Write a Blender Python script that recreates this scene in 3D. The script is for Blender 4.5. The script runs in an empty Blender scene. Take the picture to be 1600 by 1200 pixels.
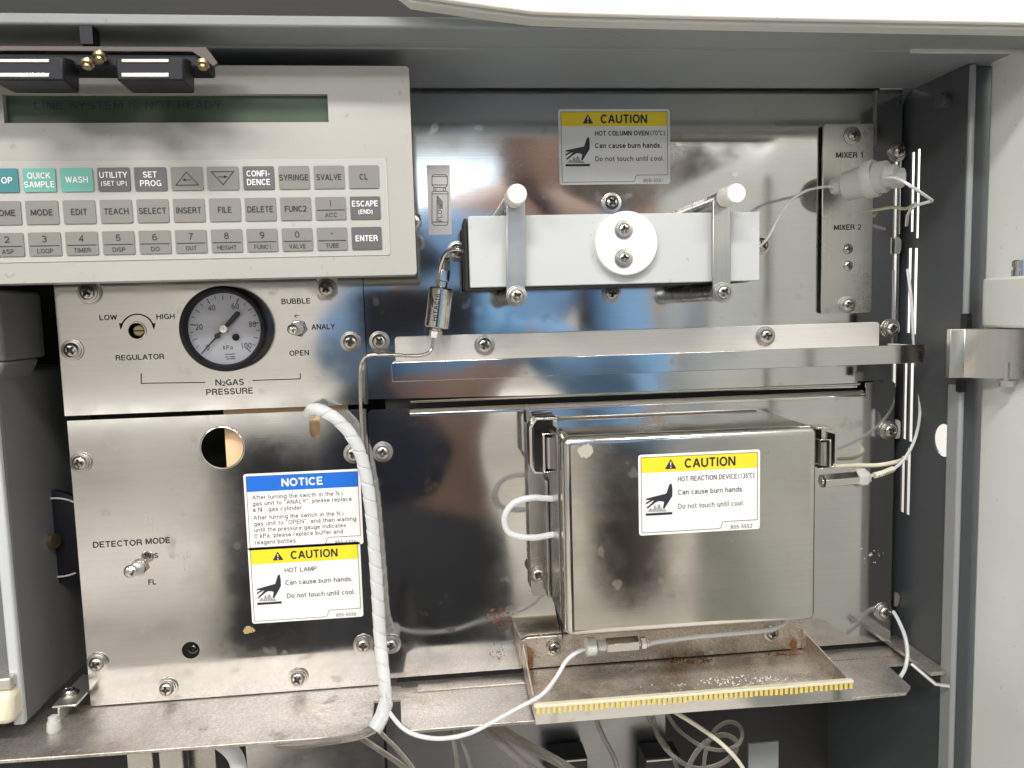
import bpy, bmesh, math, random
import numpy as np
from mathutils import Vector, Matrix
random.seed(7)
sc = bpy.context.scene
C = sc.collection
R = math.radians

# ------------------------------------------------------------------ camera
YAW, PITCH, ROLL, F, DIST = 0.10012916, 0.09552735, -0.02782265, 1200.0, 0.50
_fw = Vector((math.sin(YAW)*math.cos(PITCH), math.cos(YAW)*math.cos(PITCH), -math.sin(PITCH)))
_r = Vector((math.cos(YAW), -math.sin(YAW), 0)); _u = _r.cross(_fw)
_r, _u = _r*math.cos(ROLL)+_u*math.sin(ROLL), -_r*math.sin(ROLL)+_u*math.cos(ROLL)
CAM = Vector((0, -DIST, 0))
cam = bpy.data.objects.new('camera', bpy.data.cameras.new('camera')); C.objects.link(cam)
cam.data.sensor_width = 36; cam.data.lens = F/1600*36
cam.data.clip_start = 0.01; cam.data.clip_end = 60
cam.matrix_world = Matrix(((_r.x,_u.x,-_fw.x,CAM.x),(_r.y,_u.y,-_fw.y,CAM.y),(_r.z,_u.z,-_fw.z,CAM.z),(0,0,0,1)))
sc.camera = cam

# ------------------------------------------------------------------ light
world = bpy.data.worlds.new('World'); sc.world = world; world.use_nodes = True
WORLD = 0.46
bg = world.node_tree.nodes['Background']
bg.inputs[0].default_value = (1.0, 0.985, 0.96, 1); bg.inputs[1].default_value = WORLD
sc.view_settings.view_transform = 'Standard'; sc.view_settings.look = 'None'
sc.view_settings.exposure = 0.0; sc.view_settings.gamma = 1
sc.cycles.use_denoising = True
sc.cycles.max_bounces = 8; sc.cycles.glossy_bounces = 6; sc.cycles.transmission_bounces = 6
sc.cycles.sample_clamp_indirect = 6
sc.cycles.caustics_reflective = True; sc.cycles.blur_glossy = 1.0
LAMP_POWER = 20.0

def area(name, loc, sx, sy, power, rot=(0,0,0), col=(1,.98,.955)):
    l = bpy.data.lights.new(name, 'AREA'); l.shape = 'RECTANGLE'; l.size = sx; l.size_y = sy
    l.energy = power; l.color = col
    o = bpy.data.objects.new(name, l); C.objects.link(o); o.location = loc; o.rotation_euler = rot
    return o
# the room's ceiling lights, in rows in front of the open instrument
for (x, y, sx, sy, k) in ((-.35,-1.50,.9,.22,2.3),(.75,-1.55,.7,.22,1.2),(0.0,-2.9,1.2,.3,1.2),(2.3,-2.9,1.2,1.0,1.6),(-2.3,-2.7,1.2,1.0,5.0),(-1.2,-4.9,1.2,1.0,2.4),(2.2,-4.9,1.3,.8,2.4)):
    area('ceiling_or_fill_lamp', (x, y, 1.36), sx, sy, LAMP_POWER*k)

# ------------------------------------------------------------------ projection helpers (photo pixel + depth in front of the steel panel)
def _ray(px, py): return _fw + _r*((px-800)/F) - _u*((py-600)/F)
def P(px, py, t=0.0):
    d = _ray(px, py); return CAM + d*((DIST-t)/d.y)
def Pz(px, py, z):
    d = _ray(px, py); return CAM + d*((z-CAM.z)/d.z)
def Px(px, py, x):
    d = _ray(px, py); return CAM + d*((x-CAM.x)/d.x)

# ------------------------------------------------------------------ mesh building
class MB:
    def __init__(s): s.v = []; s.f = []
    def add(s, vs, fs):
        n = len(s.v); s.v += [tuple(v) for v in vs]; s.f += [tuple(i+n for i in f) for f in fs]; return s
    def box(s, x0, x1, y0, y1, z0, z1):
        if x0 > x1: x0, x1 = x1, x0
        if y0 > y1: y0, y1 = y1, y0
        if z0 > z1: z0, z1 = z1, z0
        return s.add([(x0,y0,z0),(x1,y0,z0),(x1,y1,z0),(x0,y1,z0),(x0,y0,z1),(x1,y0,z1),(x1,y1,z1),(x0,y1,z1)],
                     [(0,3,2,1),(4,5,6,7),(0,1,5,4),(1,2,6,5),(2,3,7,6),(3,0,4,7)])
    def poly(s, pts, depth):              # closed outline swept along the vector depth
        n = len(pts); d = Vector(depth); p = [Vector(q) for q in pts]
        s.add(p + [q+d for q in p], [tuple(range(n-1,-1,-1)), tuple(range(n, 2*n))] +
              [(i, (i+1) % n, n+(i+1) % n, n+i) for i in range(n)]); return s
    def sheet(s, pts): return s.add(pts, [tuple(range(len(pts)))])
    def tube(s, path, r, seg=12, caps=True, rfun=None, frame=None):
        path = [Vector(p) for p in path]; n = len(path); up = None; vs = []; fs = []
        for i, p in enumerate(path):
            t = (path[min(i+1,n-1)]-path[max(i-1,0)]).normalized()
            if up is None:
                up = Vector((0,0,1)) if abs(t.z) < .9 else Vector((0,-1,0))
            up = (up - t*up.dot(t)).normalized(); w = t.cross(up)
            for k in range(seg):
                a = 2*math.pi*k/seg
                rr = r if rfun is None else rfun(i, a)
                vs.append(p + (up*math.cos(a) + w*math.sin(a))*rr)
        for i in range(n-1):
            for k in range(seg):
                a = i*seg+k; b = i*seg+(k+1) % seg
                fs.append((a, b, b+seg, a+seg))
        if caps: fs += [tuple(range(seg-1,-1,-1)), tuple(range((n-1)*seg, n*seg))]
        return s.add(vs, fs)
    def lathe(s, prof, o, ax, seg=32, phase=0.0):   # prof: (distance along axis, radius)
        o = Vector(o); ax = Vector(ax).normalized(); u = Vector((0,0,1)) if abs(ax.z) < .9 else Vector((1,0,0))
        u = (u-ax*u.dot(ax)).normalized(); w = ax.cross(u); vs = []; fs = []
        for (h, r) in prof:
            for k in range(seg):
                a = 2*math.pi*k/seg+phase; vs.append(o+ax*h+(u*math.cos(a)+w*math.sin(a))*r)
        for i in range(len(prof)-1):
            for k in range(seg):
                a = i*seg+k; b = i*seg+(k+1) % seg; fs.append((a, b, b+seg, a+seg))
        fs += [tuple(range(seg-1,-1,-1)), tuple(range((len(prof)-1)*seg, len(prof)*seg))]
        return s.add(vs, fs)
    def build(s, name, m, parent=None, bevel=0, smooth=None, segs=2, fix=True):
        me = bpy.data.meshes.new(name); me.from_pydata(s.v, [], s.f)
        if fix:
            bm = bmesh.new(); bm.from_mesh(me); bmesh.ops.recalc_face_normals(bm, faces=bm.faces); bm.to_mesh(me); bm.free()
        me.materials.append(m)
        if smooth is None: smooth = 35
        if smooth: me.shade_smooth() if hasattr(me, 'shade_smooth') else None; me.set_sharp_from_angle(angle=R(smooth))
        o = bpy.data.objects.new(name, me); C.objects.link(o)
        if parent: link(o, parent)
        if bevel:
            b = o.modifiers.new('bevel', 'BEVEL'); b.width = bevel; b.segments = segs; b.limit_method = 'ANGLE'; b.angle_limit = R(40)
            b.harden_normals = False
        return o
def link(o, parent):                    # meshes are built in world coordinates; only Empties and screws carry a location
    o.parent = parent
    o.matrix_parent_inverse = Matrix.Translation(parent.location).inverted()
    return o
def tag(o, label, cat=None, group=None, kind=None):
    if label: o['label'] = label
    if cat: o['category'] = cat
    if group: o['group'] = group
    if kind: o['kind'] = kind
    return o
def thing(name, loc, label, cat, group=None):
    o = bpy.data.objects.new(name, None); C.objects.link(o); o.location = loc; o.empty_display_size = .01
    return tag(o, label, cat, group)

def smooth_path(pts, step=8):
    p = [Vector(q) for q in pts]; out = []
    p = [p[0]*2-p[1]] + p + [p[-1]*2-p[-2]]
    for i in range(1, len(p)-2):
        for k in range(step):
            t = k/step; a, b, c, d = p[i-1], p[i], p[i+1], p[i+2]
            out.append(.5*((2*b)+(c-a)*t+(2*a-5*b+4*c-d)*t*t+(3*b-a-3*c+d)*t**3))
    out.append(p[-2]); return out
def even(path, ds):
    out = [path[0]]; acc = 0
    for a, b in zip(path, path[1:]):
        L = (b-a).length; s = 0
        while acc + L - s >= ds:
            s += ds-acc; acc = 0; out.append(a.lerp(b, s/L))
        acc += L-s
    return out
def hose(name, pix, r, m, parent=None, seg=10, step=8):
    return MB().tube(smooth_path([P(*q) for q in pix], step), r, seg).build(name, m, parent, smooth=60)

def plate(name, outer, holes, y_front, thick, m, parent=None, bevel=.0003):
    """flat sheet in the XZ plane with real openings (outer/holes: lists of (x, z))"""
    cu = bpy.data.curves.new('outline', 'CURVE'); cu.dimensions = '2D'; cu.fill_mode = 'BOTH'; cu.extrude = thick/2
    for pts in [outer]+holes:
        sp = cu.splines.new('POLY'); sp.points.add(len(pts)-1); sp.use_cyclic_u = True
        for i, (x, z) in enumerate(pts): sp.points[i].co = (x, z, 0, 1)
    o = bpy.data.objects.new('tmp', cu); me = bpy.data.meshes.new_from_object(o)
    bpy.data.objects.remove(o)
    vs = [(v.co.x, y_front+thick/2-v.co.z, v.co.y) for v in me.vertices]
    mb = MB(); mb.add(vs, [tuple(p.vertices) for p in me.polygons])
    o = mb.build(name, m, None, smooth=0)
    bm = bmesh.new(); bm.from_mesh(o.data); bmesh.ops.remove_doubles(bm, verts=bm.verts, dist=1e-6)
    bmesh.ops.recalc_face_normals(bm, faces=bm.faces); bm.to_mesh(o.data); bm.free()
    if parent: link(o, parent)
    return o
def circ(x, z, r, n=40): return [(x+r*math.cos(2*math.pi*k/n), z+r*math.sin(2*math.pi*k/n)) for k in range(n)]
def rrect(x0, x1, z0, z1, r, n=5):
    if x0 > x1: x0, x1 = x1, x0
    if z0 > z1: z0, z1 = z1, z0
    out = []
    for (cx, cz, a0) in ((x1-r,z1-r,0),(x0+r,z1-r,90),(x0+r,z0+r,180),(x1-r,z0+r,270)):
        for k in range(n+1):
            a = R(a0+90*k/n); out.append((cx+r*math.cos(a), cz+r*math.sin(a)))
    return out

# ------------------------------------------------------------------ lettering (flat print, built as thin sheets)
# plain sans-serif lettering drawn with strokes; cap height 70, centre lines listed, E = elliptic arc
def E(cx, cy, rx, ry, a0, a1, n=12): return [(cx+rx*math.cos(R(a0+(a1-a0)*k/n)), cy+ry*math.sin(R(a0+(a1-a0)*k/n))) for k in range(n+1)]
def Q(*v): return [(v[i], v[i+1]) for i in range(0, len(v), 2)]
GLYPH = {
'A': (58, [Q(4,0,27,66), Q(54,0,31,66), Q(13,24,45,24), Q(27,66,31,66)]),
'B': (54, [Q(6,0,6,70), Q(6,65,28,65)+E(28,51.5,15,13.5,90,-90)+Q(6,38), Q(6,38,30,38)+E(30,21.5,17,16.5,90,-90)+Q(6,5)]),
'C': (57, [E(30,35,24.5,30,42,318,20)]),
'D': (57, [Q(6,0,6,70), Q(6,65,24,65)+E(24,35,27,30,90,-90,16)+Q(6,5)]),
'E': (49, [Q(6,0,6,70), Q(6,65,46,65), Q(6,36,42,36), Q(6,5,47,5)]),
'F': (46, [Q(6,0,6,70), Q(6,65,45,65), Q(6,35,40,35)]),
'G': (60, [E(31,35,25,30,45,300,20)+Q(53,18,53,32), Q(34,32,53,32), Q(53,0,53,32)]),
'H': (56, [Q(6,0,6,70), Q(50,0,50,70), Q(6,37,50,37)]),
'I': (16, [Q(8,0,8,70)]),
'J': (44, [E(21,21,16,17,180,360)+Q(37,70)]),
'K': (54, [Q(6,0,6,70), Q(48,70,8,28), Q(22,42,51,0)]),
'L': (46, [Q(6,70,6,5,44,5)]),
'M': (66, [Q(6,0,6,66), Q(60,0,60,66), Q(8,68,33,6), Q(58,68,33,6)]),
'N': (57, [Q(6,0,6,70), Q(51,0,51,70), Q(8,68,49,2)]),
'O': (62, [E(31,35,25.5,30,0,360,28)]),
'P': (52, [Q(6,0,6,70), Q(6,65,28,65)+E(28,48.5,17,16.5,90,-90)+Q(6,32)]),
'Q': (62, [E(31,35,25.5,30,0,360,28), Q(37,18,56,-1)]),
'R': (56, [Q(6,0,6,70), Q(6,65,30,65)+E(30,50,17,15,90,-90)+Q(6,35), Q(33,35,46,24,49,0)]),
'S': (53, [E(26,49,19,16,20,180,12)+Q(9,42,16,37,36,32,44,26,46,20)+E(27,20,20,15.5,0,-165,12)]),
'T': (50, [Q(25,0,25,68), Q(1,65,49,65)]),
'U': (56, [Q(6,70,6,26)+E(28,26,22,21,180,360)+Q(50,70)]),
'V': (54, [Q(3,70,27,4), Q(51,70,27,4)]),
'W': (76, [Q(3,70,20,4), Q(38,66,20,4), Q(38,66,56,4), Q(73,70,56,4)]),
'X': (54, [Q(3,0,51,70), Q(3,70,51,0)]),
'Y': (54, [Q(27,0,27,30), Q(3,70,27,30), Q(51,70,27,30)]),
'Z': (50, [Q(4,65,46,65,5,5,48,5)]),
'a': (45, [E(22,36,14,10.5,160,0,8)+Q(36,8,41,2), E(20,16,13.5,12,90,270,10)+Q(30,6,36,14), Q(20,28,36,31)]),
'b': (46, [Q(6,0,6,70), E(23,25,17,20.5,0,360,20)]),
'c': (43, [E(23,25,17.5,20.5,45,315,14)]),
'd': (46, [Q(40,0,40,70), E(23,25,17,20.5,0,360,20)]),
'e': (45, [Q(6,26,39,26)+E(23,26,16.5,19.5,0,180,12)+E(23,25,17,20.5,180,325,10)]),
'f': (24, [Q(12,0,12,54)+E(20,56,8,10,180,90,5)+Q(24,66), Q(1,46,23,46)]),
'g': (46, [E(23,25,17,20.5,0,360,20), Q(40,50,40,-2)+E(23,-3,17,13,0,-150,8)]),
'h': (45, [Q(6,0,6,70), Q(6,28)+E(22,29,16.5,17,180,0,10)+Q(38.5,0)]),
'i': (14, [Q(7,0,7,50), Q(7,60,7,69)]),
'k': (41, [Q(6,0,6,70), Q(36,50,8,20), Q(18,30,38,0)]),
'l': (14, [Q(7,0,7,70)]),
'm': (69, [Q(6,0,6,50), Q(6,30)+E(20,30,14,16,180,0,9)+Q(34,0), Q(34,30)+E(48.5,30,14,16,180,0,9)+Q(62.5,0)]),
'n': (45, [Q(6,0,6,50), Q(6,28)+E(22,29,16.5,17,180,0,10)+Q(38.5,0)]),
'o': (46, [E(23,25,17.5,20.5,0,360,20)]),
'p': (46, [Q(6,-18,6,50), E(23,25,17,20.5,0,360,20)]),
'r': (27, [Q(6,0,6,50), Q(6,26)+E(21,27,15,19,180,90,7)+Q(26,46)]),
's': (41, [E(20,35.5,14,10.5,20,180,9)+Q(10,29,30,22,34,14)+E(20.5,15,14.5,10.5,0,-160,9)]),
't': (25, [Q(12,64,12,12)+E(20,12,8,8,180,270,5)+Q(24,4), Q(1,46,23,46)]),
'u': (45, [Q(39,0,39,50), Q(6.5,50,6.5,22)+E(23,21,16.5,16.5,180,360,10)]),
'v': (42, [Q(3,50,21,3), Q(39,50,21,3)]),
'w': (60, [Q(3,50,16,3), Q(30,47,16,3), Q(30,47,44,3), Q(57,50,44,3)]),
'y': (42, [Q(3,50,21,4), Q(39,50,18,-6,12,-14,4,-14)]),
'0': (48, [E(24,35,18.5,30,0,360,24)]),
'1': (48, [Q(27,0,27,68,24,60,10,54)]),
'2': (48, [E(24,48,18,17,165,-20,12)+Q(36,34,8,5,43,5)]),
'3': (48, [E(23,50,16,15.5,150,-80,12), Q(20,36,26,36), E(23,21,18,16.5,75,-155,12)]),
'4': (48, [Q(35,0,35,66,5,20,45,20)]),
'5': (48, [Q(41,65,12,65,8,34)+E(23,23,18,18,125,-155,14)]),
'6': (48, [E(24,22,17.5,17.5,0,360,20), E(28,35,22,30,70,190,12)]),
'7': (48, [Q(5,65,43,65,26,34,18,0)]),
'8': (48, [E(24,51,15,14,0,360,18), E(24,20.5,18,16,0,360,20)]),
'9': (48, [E(24,48,17.5,17.5,0,360,20), E(20,35,22,30,10,-110,12)]),
'.': (18, [Q(9,0,9,10)]), ',': (18, [Q(10,9,10,1,6,-9)]), '-': (34, [Q(5,27,29,27)]),
'(': (26, [E(26,28,18,45,125,235,10)]), ')': (26, [E(0,28,18,45,55,-55,10)]),
'°': (24, [E(12,62,7,7,0,360,12)]),
'“': (30, [Q(9,70,9,52), Q(21,70,21,52)]), '”': (30, [Q(9,70,9,52), Q(21,70,21,52)]),
}
def stroke(mb, pts, wd, y):
    """one continuous ribbon with mitred joints along (x, z) points"""
    p = [Vector(q) for i, q in enumerate(pts) if i == 0 or (Vector(q)-Vector(pts[i-1])).length > 1e-7]
    closed = len(p) > 3 and (p[0]-p[-1]).length < 1e-7
    if closed: p = p[:-1]
    n = len(p); L, Rr = [], []
    for i in range(n):
        a = p[(i-1) % n] if (closed or i > 0) else None; c = p[(i+1) % n] if (closed or i < n-1) else None
        d1 = (p[i]-a).normalized() if a is not None else (c-p[i]).normalized()
        d2 = (c-p[i]).normalized() if c is not None else d1
        m = d1+d2; m = m.normalized() if m.length > .2 else d1
        nr = Vector((-m.y, m.x)); k = wd/2/max(.45, nr.dot(Vector((-d1.y, d1.x)))); L.append(p[i]+nr*k); Rr.append(p[i]-nr*k)
    vs = [(q.x, y, q.y) for q in L+Rr]; rng = range(n if closed else n-1)
    mb.add(vs, [(i, (i+1) % n, n+(i+1) % n, n+i) for i in rng])
def text(mb, s, x0, z0, w, h, y, bold=.012, align='l', rot=0):
    """flat lettering: cap height h, total width w (None: natural), baseline z0, x0 the left or centre; rot in degrees about (x0, z0)"""
    wt = 14.5 if bold >= .03 else 12.5 if bold >= .018 else 9.5 if bold >= .01 else 8.0
    gap = 8 if bold < .018 else 9; pen = 0; st = []
    for c in s:
        if c == ' ': pen += 30; continue
        adv, gs = GLYPH[c]; st += [[(pen+u, v) for u, v in g] for g in gs]; pen += adv+gap
    xa = min(q[0] for g in st for q in g)-wt/2; xb = max(q[0] for g in st for q in g)+wt/2
    sz = h/70; sx = (w/(xb-xa)) if w else sz; off = 0 if align == 'l' else -(xb-xa)*sx/2
    ca, sa = math.cos(R(rot)), math.sin(R(rot))
    for i, g in enumerate(st):
        t = MB(); stroke(t, [((u-xa)*sx+off, v*sz) for u, v in g], wt*min(sz, (sx+sz)/2), 0)
        mb.add([(x0+v[0]*ca-v[2]*sa, y-.000003*(i % 6), z0+v[0]*sa+v[2]*ca) for v in t.v], t.f)
def strip(mb, pts, wd, y, closed=False):
    """thin printed line along (x, z) points"""
    n = len(pts); seq = list(range(n))+([0] if closed else [])
    for a, b in zip(seq, seq[1:]):
        p, q = Vector(pts[a]), Vector(pts[b]); d = (q-p)
        if d.length < 1e-9: continue
        d.normalize(); nrm = Vector((-d.y, d.x))*wd/2; e = d*wd*.3
        c = [p-e+nrm, q+e+nrm, q+e-nrm, p-e-nrm]
        mb.add([(k.x, y, k.y) for k in c], [(0,1,2,3)])

# ------------------------------------------------------------------ materials
def mat(name, col, rough=.5, metal=0.0, **kw):
    m = bpy.data.materials.new(name); m.use_nodes = True; b = m.node_tree.nodes['Principled BSDF']
    b.inputs['Base Color'].default_value = (*col, 1); b.inputs['Roughness'].default_value = rough; b.inputs['Metallic'].default_value = metal
    for k, v in kw.items(): b.inputs[k.replace('_', ' ')].default_value = v
    return m
def nodes(m):
    nt = m.node_tree; return nt, nt.nodes['Principled BSDF']
def noise(nt, scale, detail=3, mp=None, rough=.5):
    tc = nt.nodes.new('ShaderNodeNewGeometry'); n = nt.nodes.new('ShaderNodeTexNoise'); n.inputs['Scale'].default_value = scale
    n.inputs['Detail'].default_value = detail; n.inputs['Roughness'].default_value = rough
    mapn = nt.nodes.new('ShaderNodeMapping'); mapn.inputs['Scale'].default_value = mp or (1,1,1)
    nt.links.new(tc.outputs['Position'], mapn.inputs[0]); nt.links.new(mapn.outputs[0], n.inputs['Vector']); return n
def ramp(nt, src, a, b, ca, cb):
    r = nt.nodes.new('ShaderNodeValToRGB'); e = r.color_ramp.elements
    e[0].position = a; e[1].position = b; e[0].color = (*ca, 1) if isinstance(ca, tuple) else (ca,)*3+(1,); e[1].color = (*cb, 1) if isinstance(cb, tuple) else (cb,)*3+(1,)
    nt.links.new(src, r.inputs[0]); return r
def painted(name, col, rough=.45, speck=.08, bump=.02, scale=900):
    m = mat(name, col, rough); nt, b = nodes(m)
    n = noise(nt, 14, 6); r = ramp(nt, n.outputs[0], .3, .75, tuple(c*(1-speck) for c in col), tuple(min(1, c*(1+speck*.5)) for c in col))
    n3 = noise(nt, 230, 2); r3 = ramp(nt, n3.outputs[0], .70, .76, (1,1,1), (.72,.69,.64))
    mx = nt.nodes.new('ShaderNodeMix'); mx.data_type = 'RGBA'; mx.blend_type = 'MULTIPLY'; mx.inputs[0].default_value = .6
    nt.links.new(r.outputs[0], mx.inputs[6]); nt.links.new(r3.outputs[0], mx.inputs[7]); nt.links.new(mx.outputs[2], b.inputs['Base Color'])
    n2 = noise(nt, scale, 2); bp = nt.nodes.new('ShaderNodeBump'); bp.inputs['Strength'].default_value = .25; bp.inputs['Distance'].default_value = bump*.002
    nt.links.new(n2.outputs[0], bp.inputs['Height']); nt.links.new(bp.outputs[0], b.inputs['Normal']); return m
def steel(name, col=(.60,.57,.53), rough=.16, streak=(8,8,900), sdist=.00002, warp=.0006, wscale=5.0, smudge=.12, spots=.25, stain=0.0, dirt=0.0):
    """brushed sheet steel: fine brushing lines, slight waviness, finger marks and dried spots"""
    m = mat(name, col, rough, 1.0); nt, b = nodes(m); L = nt.links.new
    s = noise(nt, 1, 2, streak, .6)
    b1 = nt.nodes.new('ShaderNodeBump'); b1.inputs['Strength'].default_value = 1; b1.inputs['Distance'].default_value = sdist; L(s.outputs[0], b1.inputs['Height'])
    w = noise(nt, wscale, 1); b2 = nt.nodes.new('ShaderNodeBump'); b2.inputs['Strength'].default_value = 1; b2.inputs['Distance'].default_value = warp
    L(w.outputs[0], b2.inputs['Height']); L(b2.outputs[0], b1.inputs['Normal']); L(b1.outputs[0], b.inputs['Normal'])
    sm = noise(nt, 22, 7, None, .65); rr = ramp(nt, sm.outputs[0], .38, .72, rough, min(1, rough+smudge))
    sp = noise(nt, 75, 2, None, .5); rs = ramp(nt, sp.outputs[0], .66, .71, 0.0, spots)
    ad = nt.nodes.new('ShaderNodeMath'); ad.operation = 'ADD'; L(rr.outputs[0], ad.inputs[0]); L(rs.outputs[0], ad.inputs[1]); L(ad.outputs[0], b.inputs['Roughness'])
    cr = ramp(nt, s.outputs[0], .3, .7, tuple(c*.965 for c in col), tuple(min(1,c*1.03) for c in col))
    out = cr
    mx = nt.nodes.new('ShaderNodeMix'); mx.data_type = 'RGBA'; mx.blend_type = 'MULTIPLY'; mx.inputs[0].default_value = 1
    dk = ramp(nt, sp.outputs[0], .66, .76, (1,1,1), (.86,.84,.80)); L(cr.outputs[0], mx.inputs[6]); L(dk.outputs[0], mx.inputs[7]); last = mx.outputs[2]
    if stain or dirt:
        n4 = noise(nt, 30, 8, None, .75); r4 = ramp(nt, n4.outputs[0], .5, .68, (1,1,1), (1-stain, 1-stain*1.25, 1-stain*1.5))
        m2 = nt.nodes.new('ShaderNodeMix'); m2.data_type = 'RGBA'; m2.blend_type = 'MULTIPLY'; m2.inputs[0].default_value = 1
        L(last, m2.inputs[6]); L(r4.outputs[0], m2.inputs[7]); last = m2.outputs[2]
        if dirt:
            n6 = noise(nt, 700, 3, None, .7); r6 = ramp(nt, n6.outputs[0], .40, .66, (.72,.70,.68), (1.08,1.06,1.03))
            m3 = nt.nodes.new('ShaderNodeMix'); m3.data_type = 'RGBA'; m3.blend_type = 'MULTIPLY'; m3.inputs[0].default_value = 1; L(last, m3.inputs[6]); L(r6.outputs[0], m3.inputs[7]); last = m3.outputs[2]
            n5 = noise(nt, 12, 5, None, .7); r5 = ramp(nt, n5.outputs[0], .35, .7, 1.0, 1.0-dirt); L(r5.outputs[0], b.inputs['Metallic'])
    L(last, b.inputs['Base Color']); return m

M = {}
M['mirror'] = steel('polished_steel', (.64,.63,.61), .06, (6,6,900), .0000022, .0006, 3.2, .07, .06)
M['left'] = steel('brushed_steel', (.67,.66,.645), .085, (6,6,800), .0000035, .0006, 4.0, .10, .05)
M['bracket'] = steel('satin_steel', (.72,.69,.65), .42, (8,8,700), .000008, .0003, 4.0, .1, .05)
M['bracket_v'] = steel('satin_steel_upright', (.56,.54,.50), .26, (900,8,8), .000006, .0003, 4.0, .1, .05)
M['box'] = steel('heat_tinted_steel', (.66,.64,.585), .09, (8,8,800), .000004, .0006, 4.0, .12, .08, .05)
M['ledge'] = steel('dusty_steel', (.60,.575,.545), .32, (10,300,10), .00001, .0003, 5.0, .25, .3, .25, .35)
M['tray'] = steel('stained_steel', (.64,.595,.53), .24, (10,300,10), .00001, .0004, 6.0, .25, .3, .40, .62)
M['shelf'] = steel('pale_shelf_steel', (.80,.77,.72), .42, (8,8,700), .000008, .0003, 4.0, .1, .05); M['shelf'].node_tree.nodes['Principled BSDF'].inputs['Metallic'].default_value = .55
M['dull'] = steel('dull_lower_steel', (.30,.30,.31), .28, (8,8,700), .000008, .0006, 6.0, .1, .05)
M['bolt'] = mat('plated_screw', (.56,.535,.50), .27, 1.0)
M['bolt_dark'] = mat('screw_recess', (.10,.095,.09), .45, 1.0)
M['brass'] = mat('yellow_zinc', (.42,.35,.19), .4, 1.0)
M['chrome'] = mat('turned_steel', (.70,.67,.62), .14, 1.0)
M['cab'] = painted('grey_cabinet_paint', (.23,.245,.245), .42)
M['cab_shaded'] = painted('shaded_cabinet_paint', (.062,.067,.072), .42)  # same cabinet paint, with the side wall's shade put into the colour
M['cab_light'] = painted('pale_cabinet_paint', (.62,.61,.57), .42)
M['cab_mid'] = painted('grey_flange_paint', (.30,.31,.31), .35)
M['door'] = painted('door_paint', (.78,.795,.755), .38)
M['hood'] = painted('cream_lid_paint', (.80,.765,.70), .45)
M['console'] = painted('cream_console_plastic', (.39,.38,.35), .42)
M['membrane'] = painted('grey_membrane', (.42,.41,.38), .38, .03)
M['key'] = painted('key_grey', (.20,.195,.178), .40, .03)
M['key_dark'] = mat('key_charcoal', (.105,.10,.105), .4)
M['key_green'] = mat('key_green', (.12,.38,.32), .4)
M['key_teal'] = mat('key_teal', (.035,.20,.22), .4)
M['module'] = painted('module_grey', (.13,.132,.132), .6, .1, .1, 1800)
M['module_trim'] = painted('module_trim_paint', (.50,.52,.53), .4)
M['black'] = mat('black_plastic', (.008,.008,.012), .42, 0, Specular_IOR_Level=.3)
M['blackm'] = mat('black_paint', (.015,.015,.016), .6)
M['ink'] = mat('black_print', (.022,.022,.03), .5)
M['white_ink'] = mat('white_print', (.75,.76,.76), .5)
M['grey_ink'] = mat('grey_print', (.45,.45,.45), .5)
M['label'] = mat('label_film', (.80,.79,.77), .32)
M['yellow'] = mat('yellow_print', (.86,.66,.03), .35)
M['blue'] = mat('blue_print', (.012,.14,.60), .35)
M['ptfe'] = mat('white_fluoropolymer', (.83,.82,.80), .38, 0, Subsurface_Weight=.25, Subsurface_Scale=.004)
M['bar'] = painted('white_insulator', (.50,.515,.51), .33, .03)
M['clear'] = mat('translucent_tube', (.92,.93,.94), .2, 0, Transmission_Weight=.42, IOR=1.38)
M['wrap'] = mat('spiral_wrap_plastic', (.92,.935,.94), .22, 0, Transmission_Weight=.48, IOR=1.4)
M['limp'] = mat('thin_clear_sleeve', (.62,.58,.52), .25, 0, Transmission_Weight=.85, IOR=1.25)
M['peek'] = mat('natural_nylon', (.74,.73,.68), .35, 0, Transmission_Weight=.35, IOR=1.4)
M['sleeve'] = mat('cream_sleeve', (.70,.66,.50), .5)
M['board'] = mat('tan_board', (.85,.58,.33), .6)
M['lcd'] = mat('lcd_glass', (.055,.085,.052), .38, 0, Specular_IOR_Level=.3)
M['dial'] = mat('dial_face', (.56,.57,.62), .45)
M['film'] = mat('clear_pink_film', (.86,.78,.72), .32, .7)
M['comb'] = mat('yellowed_edging', (.72,.56,.14), .4)
M['comb_top'] = mat('edging_top', (.72,.68,.50), .4)
M['rust'] = mat('rust_stain', (.20,.075,.025), .8)
M['crystals'] = mat('white_crystals', (.75,.70,.60), .6)
M['inside'] = mat('dark_interior', (.02,.02,.02), .7)

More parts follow.
